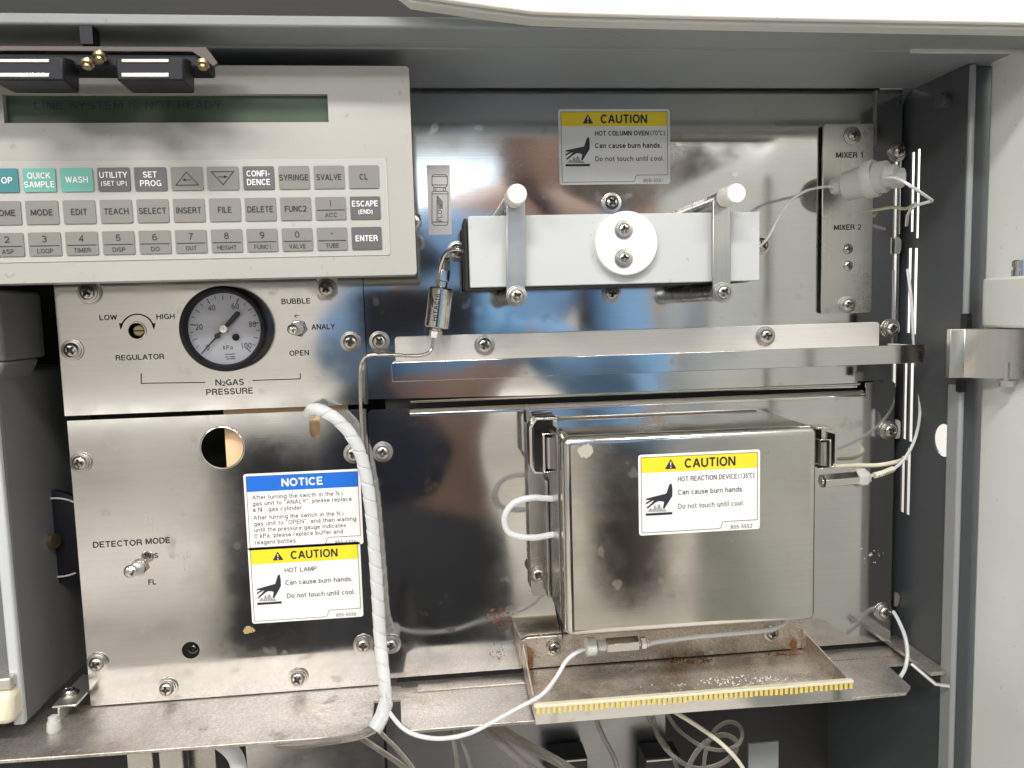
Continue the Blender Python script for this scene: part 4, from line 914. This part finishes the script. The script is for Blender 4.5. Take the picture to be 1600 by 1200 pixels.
# corner bracket at far left with brass screw
cb = thing('corner_bracket', P(105,1095,.01), 'small steel corner bracket with a yellowish screw beside the grey module', 'bracket')
p0, p1 = P(90,1060,.012), P(128,1060,.012); zc = zl+.0095
MB().box(p0.x, p1.x, -.022, .02, zc, zc+.0015).box(p0.x+.003, p0.x+.0045, -.0220, .0, zl+.0002, zc-.0001).build('bracket', M['bracket'], cb, bevel=.0004)
s_ = screw(cb, 100, 1062, .016, 1.0); s_.location = Vector(((p0.x+p1.x)/2-.003, -.008, zc+.0034)); s_.rotation_euler = (R(-90), 0, 0)
pn = thing('nylon_stud', Pz(85,1140,zl), 'small cream nylon stud standing on the ledge at lower left', 'stud')
MB().lathe([(0,.0038),(.0008,.0042),(.0062,.0036),(.0066,.0030),(.0092,.0028),(.0096,.0022)], Pz(85,1142,zl), (0,0,1), 20).build('stud', M['peek'], pn)

# ================================================================== GREY MODULE AT LEFT
gm = thing('side_module', P(40,1130,.03), 'tall dark grey instrument module with pale front trim at far left', 'instrument')
TG = .040; TGb = .002
def lp_(x, y): return P(x, y, TG)
xf = (P(6,620,TG).x+P(38,1120,TG).x)/2*1.0
xe = P(38,1125,TG).x
zt = P(20,452,TG).z; zm = P(20,598,TG).z; zbm = P(40,1134,TG).z
MB().box(-.40, xe, -TG+.004, .08, zbm, zm+.004).build('body', M['module'], gm, bevel=.002)
MB().box(-.40, xe+.006, -TG+.002, .01, zm+.012, zt).poly([(-.40,-TG+.002,zm+.0118),(xe+.006,-TG+.002,zm+.0118),(xe+.0003,-TG+.002,zm),(-.40,-TG+.002,zm)], (0,.04,0)).build('head', M['module'], gm, bevel=.002)
MB().box(xe-.006, xe+.0004, -TG-.001, -TG+.0035, zbm+.001, zm-.004).build('trim', M['module_trim'], gm, bevel=.0012)
MB().poly([(xe-.006,-TG-.001,zt-.004),(xe+.0004,-TG-.001,zt-.004),(xe+.0004,-TG-.001,zm+.010),(xe-.008,-TG-.001,zm-.004),(xe-.014,-TG-.001,zm-.004),(xe-.006,-TG-.001,zm+.006)], (0,.003,0)).build('trim', M['module_trim'], gm, bevel=.0008)
MB().box(-.40, xe-.0062, -TG+.001, -TG+.0035, zbm+.03, zm-.004).build('recess_panel', M['module'], gm)
MB().box(-.40, P(20,1100,TG+.01).x, -TG-.012, -TG+.003, P(20,1132,TG+.01).z, P(20,1082,TG+.01).z).build('foot_pad', M['sleeve'], gm, bevel=.004)
MB().box(-.40, P(14,1080,TG+.01).x, -TG-.008, -TG+.003, P(20,1080,TG+.01).z, P(20,1062,TG+.01).z).build('clip', M['bracket'], gm, bevel=.001)
dr = thing('drive_wheel', P(95,835,-.03), 'black round drive wheel with steel hub in the dark gap', 'wheel')
c = P(97,835,-.020)
MB().lathe([(0,.030),(.001,.031),(.006,.031),(.0065,.029),(.0068,.010)], c+Vector((-.006,.0,0)), (0,-1,0), 48).build('disc', M['black'], dr)
MB().lathe([(0,.0035),(.012,.0035),(.0125,.0045),(.017,.0045),(.0172,.003)], c+Vector((-.013,-.010,0)), (.95,-.3,0), 24).build('shaft', M['brass'], dr)
MB().tube([c+Vector((.0 +.026*math.cos(a), -.0075, .026*math.sin(a))) for a in [R(q) for q in range(60,300,8)]], .0006, 6).build('ring_wire', M['grey_ink'], dr)

# ================================================================== KEYPAD CONSOLE
TKP = .080
K = lambda x, y, t=TKP: xz(x, y, t)
ks = thing('keypad_console', P(300,430,.05), 'cream keypad console with green display and rows of keys', 'control panel')
xr_ = (K(640,105)[0]+K(650,425)[0])/2; zt_ = K(640,103)[1]; zb_ = K(648,429)[1]
xL = -.46
l0, l1, m0, m1 = K(5,170)[0], K(512.5,170)[0], (K(5,148)[1]+K(512,146)[1])/2, (K(5,191)[1]+K(513,192)[1])/2
plate('front_frame', rrect(xL, xr_, zb_, zt_, .0018, 4), [[(l0,m1),(l1,m1),(l1,m0),(l0,m0)]], -TKP, .0040, M['console'], ks)
for o in [ks.children[-1]]:
    b = o.modifiers.new('bevel', 'BEVEL'); b.width = .0011; b.segments = 3; b.limit_method = 'ANGLE'; b.angle_limit = R(50)
MB().box(xL, xr_-.0012, -TKP+.0041, -TKP+.055, zb_+.0016, zt_-.0008).build('body', M['console'], ks, bevel=.0008)
lcd = MB().box(l0-.001, l1+.001, -TKP+.0034, -TKP+.00405, m1-.001, m0+.001).build('display', M['lcd'], ks)
# put the glass just inside the window
mb = MB(); yk = -TKP+.0032
hpx = (K(0,158)[1]-K(0,168)[1])
t_ = MB(); text(t_, 'LINE SYSTEM IS NOT READY', K(35,0)[0], K(180,168.5)[1], K(334,0)[0]-K(35,0)[0], .0042, yk, .012)
t_.build('display_text', mat('lcd_segments', (.018,.036,.070), .5), lcd, fix=False, smooth=0)
# membrane, recessed outline
e0, e1, f0, f1 = -.46, (K(603,255)[0]+K(609,397)[0])/2, (K(300,250)[1]+K(603,249.5)[1])/2, (K(20,411)[1]+K(609,396)[1]+K(300,404)[1])/3
mem = MB().box(e0, e1, -TKP-.0001, -TKP-.0004, f1, f0).build('membrane', M['membrane'], ks)
ol = MB()
for (a, b) in (((e0,f0),(e1,f0)),((e1,f0),(e1,f1)),((e1,f1),(e0,f1))): strip(ol, [a, b], .0005, -TKP-.00006-.0004)
ol.build('outline', M['grey_ink'], mem)
cx = lambda i: K(63,280)[0]+(K(569,279)[0]-K(63,280)[0])*i/9
rows = [(K(300,279.5)[1]), (K(300,329)[1]), (K(300,377.5)[1])]
# tiny skew measured from the photo: lower rows sit a hair to the right
KW, KH = .0157, .0118
keys = [
 [('STOP','teal'),('QUICK|SAMPLE','green'),('WASH','green'),('UTILITY|(SET UP)','dark'),('SET|PROG','dark'),('^','g'),('v','g'),('CONFI-|DENCE','dark'),('SYRINGE','g'),('SVALVE','g'),('CL','g')],
 [('HOME','g'),('MODE','g'),('EDIT','g'),('TEACH','g'),('SELECT','g'),('INSERT','g'),('FILE','g'),('DELETE','g'),('FUNC2','g'),('|_ACC','g'),('ESCAPE|(END)','dark')],
 [('2_ASP','g'),('3_LOOP','g'),('4_TIMER','g'),('5_DISP','g'),('6_DO','g'),('7_OUT','g'),('8_HEIGHT','g'),('9_FUNC1','g'),('0_VALVE','g'),('•_TUBE','g'),('ENTER','dark')]]
km = {}
for c_, m in (('g','key'),('dark','key_dark'),('green','key_green'),('teal','key_teal')):
    o = MB().poly([(x, -.0006, z) for x, z in rrect(-KW/2, KW/2, -KH/2, KH/2, .0007, 3)], (0,.0006,0)).build('key', M[m], None, smooth=0); km[c_] = o.data; bpy.data.objects.remove(o)
wn = {'STOP':30,'QUICK':32,'SAMPLE':42,'WASH':31,'UTILITY':39,'(SET UP)':36,'SET':20,'PROG':30,'CONFI-':34,'DENCE':34,'SYRINGE':43,'SVALVE':37,'CL':13,'HOME':31,'MODE':31,'EDIT':23,'TEACH':35,'SELECT':39,'INSERT':36,'FILE':20,'DELETE':38,'FUNC2':32,'ESCAPE':39,'(END)':21,'ENTER':33,
      'ACC':18,'ASP':16,'LOOP':22,'TIMER':24,'DISP':18,'DO':12,'OUT':16,'HEIGHT':28,'FUNC1':24,'VALVE':25,'TUBE':20}
U = (DIST-TKP)/F*1.0
for r in range(3):
    for i, (s, c_) in enumerate(keys[r]):
        x, z = cx(i-1), rows[r]; y = -TKP-.0005
        o = bpy.data.objects.new('key', km[c_]); C.objects.link(o); o.location = (x, y, z); link(o, ks)
        o['label'] = {'g':'grey','dark':'charcoal','green':'sea green','teal':'teal'}[c_]+' key'
        mb = MB(); yl = y-.0008
        m = M['white_ink'] if c_ != 'g' else M['ink']
        bo = .019
        if s in '^v':
            sg = 1 if s == '^' else -1
            tri = [(x-16*U, z-sg*9.5*U), (x+16*U, z-sg*9.5*U), (x, z+sg*9.5*U)]; strip(mb, tri, .0004, yl, True)
            ds = -1 if s == '^' else 1; zz = z-2*U*sg
            strip(mb, [(x-6*U,zz),(x+6*U,zz)], .0004, yl); mb.add([(x+ds*6.5*U,yl,zz),(x+ds*2*U,yl,zz+2.2*U),(x+ds*2*U,yl,zz-2.2*U)], [(0,1,2)])
        elif '_' in s:
            a_, b_ = s.split('_'); strip(mb, [(x-20*U, z-2.5*U), (x+20*U, z-2.5*U)], .0004, yl)
            if a_ == '•': mb.add([(x+1.3*U*math.cos(q), yl, z+8*U+1.3*U*math.sin(q)) for q in [k*.785 for k in range(8)]], [tuple(range(8))])
            elif a_ == '|': strip(mb, [(x,z+3*U),(x,z+12*U)], .0004, yl)
            else: text(mb, a_, x, z+2.6*U, 7*U, 9.5*U, yl, .012, 'c')
            text(mb, b_, x, z-13.2*U, wn[b_]*U, 6.6*U, yl, .014, 'c')
        elif '|' in s:
            a_, b_ = s.split('|'); sm = b_.startswith('(')
            text(mb, a_, x, z+2.0*U, wn[a_]*U, 8.6*U, yl, bo, 'c'); text(mb, b_, x, z-(10.5 if not sm else 9.0)*U, wn[b_]*U, (8.6 if not sm else 6.5)*U, yl, bo, 'c')
        else: text(mb, s, x, z-4.4*U, wn[s]*U, 8.8*U, yl, bo, 'c')
        l = mb.build('lettering', m, None, fix=False, smooth=0); l.parent = o; l.matrix_parent_inverse = Matrix.Translation((x, y, z)).inverted()
s_ = screw(ks, 650, 346, TKP-.014, 1.0, True); s_.rotation_euler = (0, 0, R(90)); s_.location = Vector((xr_+.0012, -TKP+.014, s_.location.z))

# ================================================================== MAGNETIC DOOR CATCHES (upper left)
mc = thing('catch_rail', P(170,90,.108), 'dark bent metal rail under the hood carrying the two magnetic catches', 'rail')
TT = .112
a = P(335,103,TT); zr = P(150,72,TT).z
y0 = -TT
zr2 = P(320,73,TT).z
MB().poly([Vector((-.5,y0,zr)), Vector((P(322,72,TT).x,y0,zr)), Vector((P(340,96,TT).x,y0,P(340,98,TT).z)), Vector((P(334,103,TT).x,y0,P(334,104,TT).z)), Vector((P(300,80,TT).x,y0,P(300,81,TT).z)), Vector((-.5,y0,P(150,81,TT).z))], (0,.002,0)).build('rail', mat('brown_steel', (.09,.075,.07), .4, .5), mc, bevel=.0003)
MB().box(-.5, P(318,85,TT).x, -TT+.0022, -TT+.020, P(200,103,TT).z, P(200,80,TT).z).build('carrier', M['black'], mc, bevel=.001)
MB().box(P(142,60,.10).x, P(161,60,.10).x, -.112, -.104, P(150,71,.11).z, ZH-.0018).build('hanger', M['black'], mc)
for (px, py) in ((138,102),(157,91),(318,103)):
    q = P(px, py, TT+.001); o = MB().lathe([(0,.0012),(.0015,.0012),(.0016,.0030),(.0032,.0030),(.0033,.0020),(.0048,.0020)], q+Vector((0,0,.003)), (0,-.3,-1), 12).build('adjusting_screw', M['brass'], mc)
for i, (xa, xb, xc, xd) in enumerate(((-20,98,24,124),(180,285,207,304))):
    ct = thing('magnetic_catch', P((xa+xb)/2,125,.115), ('black magnetic catch cut by the left edge of the photo, two bright strips' if i == 0 else 'black magnetic catch above the display, nearer the console middle'), 'magnetic catch', 'magnetic catches under the hood')
    Tn = .128
    # front face, receding downward
    F1 = [P(xa,88,Tn), P(xb,88,Tn), P(xb+3,126,Tn), P(xa+3,126,Tn)]
    B1 = [P(xa+24,100,.100), P(xd,96,.100), P(xd,146,.100), P(xc,146,.100)]
    mb = MB(); mb.add(F1+B1, [(0,1,2,3),(4,7,6,5),(0,4,5,1),(1,5,6,2),(2,6,7,3),(3,7,4,0)]); mb.build('body', M['black'], ct, bevel=.0008)
    w0, w1 = P(xa+9,92,Tn+.0004), P(xb-22,97,Tn+.0004)
    for (ya, yb__) in ((91.5,97.5),(113,120.5)):
        q0, q1 = P(xa+9,ya,Tn+.0006), P(xb-21,yb__,Tn+.0006); MB().box(q0.x, q1.x, -Tn-.0006, -Tn+.001, q1.z, q0.z).build('pole_strip', M['bracket_v'], ct, bevel=.0003)

# ================================================================== BELOW THE LEDGE
zz = zl-.003
b1 = thing('lower_plate', Pz(480,1190,zl-.02), 'worn upright steel plate below the ledge, left of the tubes', 'plate')
TL = .006
xa, xb = P(385,1180,TL).x, P(600,1180,TL).x
MB().box(xa, xb, -TL, -TL+.0015, -.42, zz).build('sheet', M['left'], b1)
b2 = thing('lower_bracket', Pz(230,1190,zl-.02), 'grey steel channel under the ledge at lower left', 'bracket')
MB().box(P(200,1180,.02).x, P(240,1180,.02).x, -.022, -.020, -.42, zz).box(P(252,1180,.02).x, P(288,1180,.02).x, -.024, -.022, -.42, zz).box(P(286,1180,.02).x, P(330,1180,.02).x, -.012, -.010, -.42, zz).build('channel', M['bracket_v'], b2, bevel=.0004)
b3 = thing('under_ledge_plate', P(720,1190,-.03), 'bluish reflective steel panel below the ledge behind the bundle of tubes', 'panel')
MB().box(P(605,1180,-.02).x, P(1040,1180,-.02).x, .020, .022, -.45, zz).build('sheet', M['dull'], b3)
for (x0p, x1p, y0p, t, nm, lb) in ((858,918,1188,.002,'terminal_block','dark rectangular block in the shade under the drip tray, left one'),(1008,1064,1186,.002,'terminal_block','dark rectangular block in the shade behind the coiled tube')):
    o = thing(nm, P(x0p,1200,t), lb, 'block'); MB().box(P(x0p,1180,t).x, P(x1p,1180,t).x, -t, -t+.02, -.45, P(x0p,y0p,t).z).build('housing', M['blackm'], o, bevel=.001)
    MB().box(P(x0p+2,1180,t).x, P(x1p-2,1180,t).x, -t-.0008, -t+.0002, P(x0p,y0p+1,t).z-.0015, P(x0p,y0p+1,t).z-.0005).build('edge_strip', M['bracket'], o)
o = thing('side_cover', P(1190,1190,0), 'plain grey cover plate standing below the ledge at lower right', 'cover')
MB().box(P(1168,1180,.0).x, P(1215,1180,.0).x, -.002, 0, -.45, P(1190,1158,0).z).build('sheet', M['cab'], o, bevel=.0005)
tubs = [([(330,1150,.030),(360,1172,.035),(372,1195,.036),(374,1230,.036)], .0048, 'wide milky tube bending down below the left ledge', 'wrap'),
 ([(700,1128,.030),(706,1150,.045),(712,1175,.05),(716,1215,.05)], .0014, 'thin straight clear tube dropping below the ledge beside its darker twin', 'limp'),
 ([(716,1140,.040),(724,1165,.045),(733,1190,.048),(738,1220,.05)], .0012, 'thinner clear tube leaning right beside the straight dropping tube', 'limp'),
 ([(752,1130,.030),(780,1148,.036),(815,1176,.040),(850,1205,.042),(870,1225,.042)], .0022, 'upper tube of the bundle slanting down to the right under the ledge', 'limp'),
 ([(745,1132,.034),(772,1155,.040),(800,1180,.044),(835,1210,.046)], .0018, 'lower tube of the bundle slanting down to the right under the ledge', 'limp'),
 ([(590,1140,.070),(605,1155,.072),(622,1172,.074),(645,1200,.076),(660,1225,.076)], .0013, 'thin tube trailing down right from the loose end of the wrap', 'limp'),
 ([(1050,1110,.030),(1075,1125,.034),(1098,1140,.038),(1125,1160,.040),(1150,1185,.042),(1170,1215,.042)], .0014, 'amber tube crossing diagonally through the coil', 'sleeve'),
 ([(1020,1120,.020),(1028,1150,.024),(1050,1180,.030),(1085,1200,.032),(1120,1196,.034),(1146,1178,.036),(1150,1158,.036),(1130,1148,.036),(1105,1158,.036),(1085,1180,.036),(1070,1210,.036)], .0016, 'coiled clear tube under the middle of the drip tray', 'limp')]
tubs += [([(770,1132,.020),(800,1150,.024),(838,1172,.028),(878,1194,.030),(915,1220,.030)], .0030, 'broad grey translucent hose sweeping right behind the slanting bundle', 'limp'),
 ([(1040,1112,.028),(1060,1140,.032),(1095,1165,.036),(1130,1172,.038),(1156,1160,.038),(1158,1138,.036),(1140,1128,.034),(1118,1140,.034),(1104,1170,.034),(1098,1210,.034)], .0013, 'second finer loop of clear tube above the coil under the drip tray', 'limp'),
 ([(1010,1116,.020),(1030,1150,.022),(1050,1180,.024),(1062,1215,.024)], .0013, 'clear tube falling at the left side of the coil', 'limp'),
 ([(560,1150,.040),(590,1170,.046),(628,1196,.050),(650,1220,.050)], .0017, 'smoky clear tube emerging from under the ledge notch', 'limp'),
 ([(930,1120,.012),(942,1150,.014),(960,1185,.016),(968,1215,.016)], .0016, 'clear tube hanging alone under the left half of the drip tray', 'limp')]
for pth, r0, lb, m in tubs: tag(hose('flexible_tube', pth, r0, M[m], None, 12), lb, 'tube')

# ================================================================== THE ROOM THE STEEL REFLECTS (behind the camera)
wallm = painted('room_wall_paint', (.62,.60,.565), .8); ceilm = painted('ceiling_tile', (.40,.39,.37), .9)
structure(MB().box(-5, 5, -6.6, -6.5, -1.3, 1.42).build('room_wall', wallm, None))
structure(MB().box(-5, 5, -6.5, -.9, 1.40, 1.44).build('room_ceiling', ceilm, None))
structure(MB().box(-5, 5, -6.5, -.2, -1.34, -1.30).build('room_floor', painted('floor_vinyl', (.50,.475,.43), .5), None))
cardb = painted('cardboard', (.42,.26,.13), .8)
for (x, y, w, h, z, lb) in ((.95,-2.6,.42,.40,-.35,'brown cardboard carton reflected to the right of the photographer, lower'),(1.0,-2.6,.36,.30,.06,'brown cardboard carton on top of the other carton')):
    o = thing('cardboard_box', (x, y, z), lb, 'carton'); MB().box(x-w/2, x+w/2, y-.2, y+.2, z, z+h).build('carton', cardb, o, bevel=.01)
    MB().box(x-.03, x+.03, y+.2005, y+.202, z, z+h).build('tape', M['sleeve'], o)
o = thing('work_bench', (1.1, -2.6, -1.3), 'pale laboratory bench behind the photographer carrying the cartons', 'bench')
MB().box(-2.2, 1.6, -2.95, -2.3, -.38, -.35).build('bench_top', M['cab_light'], o); 
for x in (-2.1, 1.5):
    for y in (-2.9, -2.35): MB().box(x-.03, x+.03, y-.03, y+.03, -1.3, -.38).build('leg', M['cab_light'], o)
# photographer: one continuous body grown over a jointed skeleton
def figure():
    ph = thing('person', (.06, -.98, -1.3), 'person in blue shirt and blue gloves holding up a phone, mirrored in the steel', 'person')
    def skin(name, nodes_, edges, m, sub=2):
        me = bpy.data.meshes.new(name); me.from_pydata([n[0] for n in nodes_], edges, []); o = bpy.data.objects.new(name, me); C.objects.link(o)
        md = o.modifiers.new('skin', 'SKIN'); md.use_smooth_shade = True
        for i, n in enumerate(nodes_):
            s = me.skin_vertices[0].data[i]; r = n[1]; s.radius = r if isinstance(r, tuple) else (r, r)
        me.skin_vertices[0].data[0].use_root = True
        sb = o.modifiers.new('sub', 'SUBSURF'); sb.levels = sub; sb.render_levels = sub
        me.materials.append(m); link(o, ph); return o
    X, Y = .06, -.92; Zp = -.30
    sk = mat('skin', (.26,.17,.13), .5, 0, Subsurface_Weight=.1, Subsurface_Scale=.01)
    shirt = mat('blue_shirt', (.16,.31,.52), .8); tr = mat('dark_trousers', (.05,.053,.062), .85)
    N = [((X-.18,Y,Zp),(.16,.12)), ((X-.10,Y,-.16),(.16,.12)), ((X+.06,Y,.02),(.17,.115)), ((X+.10,Y,.15),(.13,.09)), ((X+.12,Y+.02,.22),.055), ((X+.13,Y+.03,.30),.075), ((X+.13,Y+.03,.38),.098), ((X+.13,Y+.02,.45),.075),
         ((X-.08,Y,.14),.058), ((X-.20,Y+.06,-.06),.047), ((X-.19,Y+.24,-.05),.036), ((X-.145,Y+.34,-.03),.026),
         ((X+.27,Y,.12),.058), ((X+.29,Y+.08,-.20),.047), ((X+.20,Y+.24,-.12),.036), ((X+.07,Y+.36,-.03),.026),
         ((X-.22,Y,-.42),.095), ((X-.22,Y+.01,-.82),.068), ((X-.22,Y,-1.20),.045), ((X-.22,Y+.12,-1.26),.040),
         ((X-.02,Y,-.42),.095), ((X-.01,Y+.01,-.82),.068), ((X-.01,Y,-1.20),.045), ((X-.01,Y+.12,-1.26),.040)]
    E = [(0,1),(1,2),(2,3),(3,4),(4,5),(5,6),(6,7),(3,8),(8,9),(9,10),(10,11),(3,12),(12,13),(13,14),(14,15),(0,16),(16,17),(17,18),(18,19),(0,20),(20,21),(21,22),(22,23)]
    skin('body', N, E, sk)
    gr = lambda r, k: (r[0]+k, r[1]+k) if isinstance(r, tuple) else (r+k, r+k)
    S_ = [0,1,2,3,8,9,10,11,12,13,14,15]
    skin('shirt', [((N[i][0][0], N[i][0][1], max(N[i][0][2], -.13)) if i == 0 else N[i][0], gr(N[i][1], .018)) for i in S_ if i != 1], [(0,1),(1,2),(2,3),(3,4),(4,5),(5,6),(2,7),(7,8),(8,9),(9,10)], shirt)
    T_ = [0,16,17,18,20,21,22]
    skin('jacket', [((X-.07,Y,-.11),(.19,.14)), ((X-.15,Y,-.24),(.19,.15)), ((X-.17,Y,-.33),(.185,.15))], [(0,1),(1,2)], mat('navy_jacket', (.018,.022,.04), .85))
    skin('trousers', [((N[0][0][0]+.02,Y,-.26),gr(N[0][1],.002)), ((N[0][0][0],Y,-.36), gr(N[0][1],.012))]+[(N[i][0], gr(N[i][1], .018)) for i in T_[1:]], [(0,1),(1,2),(2,3),(3,4),(1,5),(5,6),(6,7)], tr)
    skin('hair', [((X+.13,Y-.01,.36),.09), ((X+.13,Y-.005,.45),.09)], [(0,1)], mat('dark_hair', (.03,.02,.015), .6))
    glv = mat('glove_blue', (.14,.32,.56), .45)
    # hands: palm and five separate bent fingers each, closed on the phone ends
    for s, (hx, hy, hz) in ((-1, (X-.145,Y+.34,-.03)), (1, (X+.07,Y+.36,-.03))):
        px_ = -.094 if s < 0 else .054
        V = [((hx,hy,hz),(.024,.018)), ((px_+s*.030,-.548,-.018),(.030,.016)), ((px_+s*.018,-.532,-.008),(.034,.014))]; Ed = [(0,1),(1,2)]
        for k in range(4):
            zf = .020-.019*k; n = len(V); L = (.95,1.05,1.0,.8)[k]
            V += [((px_+s*.012,-.528,zf),.0088), ((px_+s*.004,-.526,zf*1.05),.0080), ((px_-s*.022*L,-.5245,zf*1.05),.0068)]
            Ed += [(2,n),(n,n+1),(n+1,n+2)]
        n = len(V); V += [((px_+s*.022,-.530,.022),.0100), ((px_+s*.008,-.520,.030),.0090), ((px_-s*.010,-.5205,.032),.0080)]; Ed += [(1,n),(n,n+1),(n+1,n+2)]
        skin('hand', V, Ed, glv)
    return ph
figure()
phn = thing('phone', (-.02, -.512, -.038), 'black phone held sideways by the photographer, mirrored in the steel', 'phone')
MB().box(-.096, .056, -.5155, -.5075, -.040, .034).build('case', M['black'], phn, bevel=.003, segs=3)
MB().lathe([(0,.007),(.0012,.007),(.0013,.005)], (.0, -.5074, 0), (0,1,0), 24).build('lens_ring', M['black'], phn)

# black office chair behind the photographer, its backrest mirrored in the detector plate
oc = thing('added_chair', (-.33, -1.32, -1.3), 'unseen black chair added behind the photographer to darken the lower left reflection', 'chair')
MB().box(-.52, -.08, -1.36, -1.30, -.80, -.26).build('backrest', mat('chair_cloth', (.035,.035,.042), .8), oc, bevel=.02, segs=4)
MB().box(-.58, -.06, -1.86, -1.38, -.86, -.78).build('seat', M['black'], oc, bevel=.03, segs=4)
MB().lathe([(0,.03),(.36,.03)], (-.33,-1.62,-1.22), (0,0,1), 16).build('column', M['chrome'], oc)
for k in range(5):
    a = R(72*k+10); MB().tube([Vector((-.33,-1.62,-1.20)), Vector((-.33+.30*math.cos(a), -1.62+.30*math.sin(a), -1.26))], .02, 8).build('leg', M['black'], oc)
# glowing pane added on the far wall for the bright patch beside the console
wd = thing('added_window', (.2, -6.48, .9), 'unseen glowing window added on the far wall to brighten the reflection beside the keypad console', 'window')
wm = mat('added_window_glow', (.8,.9,1), .5); wb = wm.node_tree.nodes['Principled BSDF']; wb.inputs['Emission Color'].default_value = (.74,.87,1,1); wb.inputs['Emission Strength'].default_value = 2.2
MB().box(-.28, .62, -6.49, -6.47, .78, 1.36).build('pane', wm, wd)
MB().box(-.33, -.28, -6.49, -6.45, .74, 1.39).box(.62, .67, -6.49, -6.45, .74, 1.39).box(-.28, .62, -6.49, -6.45, .74, .779).build('frame', M['cab_light'], wd)
structure(MB().box(1.6, 1.66, .7, 3.4, -1.3, 1.40).build('wall_right', wallm, None))
area('ceiling_or_fill_lamp', (1.05, 1.5, 1.34), .4, 2.2, 160)  # lamp added to light the wall beyond, so the ventilation slots look bright

# cupboard and bag added out of view to darken reflections in panel and box
wc = thing('added_cupboard', (1.5, -6.4, .6), 'unseen dark brown cupboard added on the far wall to darken the reflection above the oven bar', 'cupboard')
brown = painted('dark_brown_laminate', (.060,.045,.036), .5)
MB().box(.72, 4.9, -6.49, -6.05, .55, 1.39).build('carcass', brown, wc, bevel=.01)
for k in range(8):
    dx = .74+k*.52; d_ = MB().box(dx, dx+.50, -6.05, -6.03, .57, 1.38).build('door', brown, wc, bevel=.006)
    MB().box(dx+.44, dx+.46, -6.03, -6.00, .62, .76).build('handle', M['chrome'], d_)
sb = thing('added_bag', (.31, -.80, -.52), 'unseen dark grey bag added beside the photographer to darken the box front reflection', 'bag')  # bag put in for the dark patch mirrored in the box front
bm_ = mat('bag_cloth', (.055,.045,.048), .8)
MB().poly([(x, -.86, z) for x, z in rrect(.235, .345, -.47, -.19, .05, 8)], (0,.10,0)).build('pouch', bm_, sb, bevel=.02, segs=3)
MB().tube(smooth_path([(.27,-.81,-.22),(.26,-.80,-.02),(.22,-.80,.14),(.16,-.86,.21),(.10,-.95,.18)]), .012, 8).build('strap', bm_, sb)
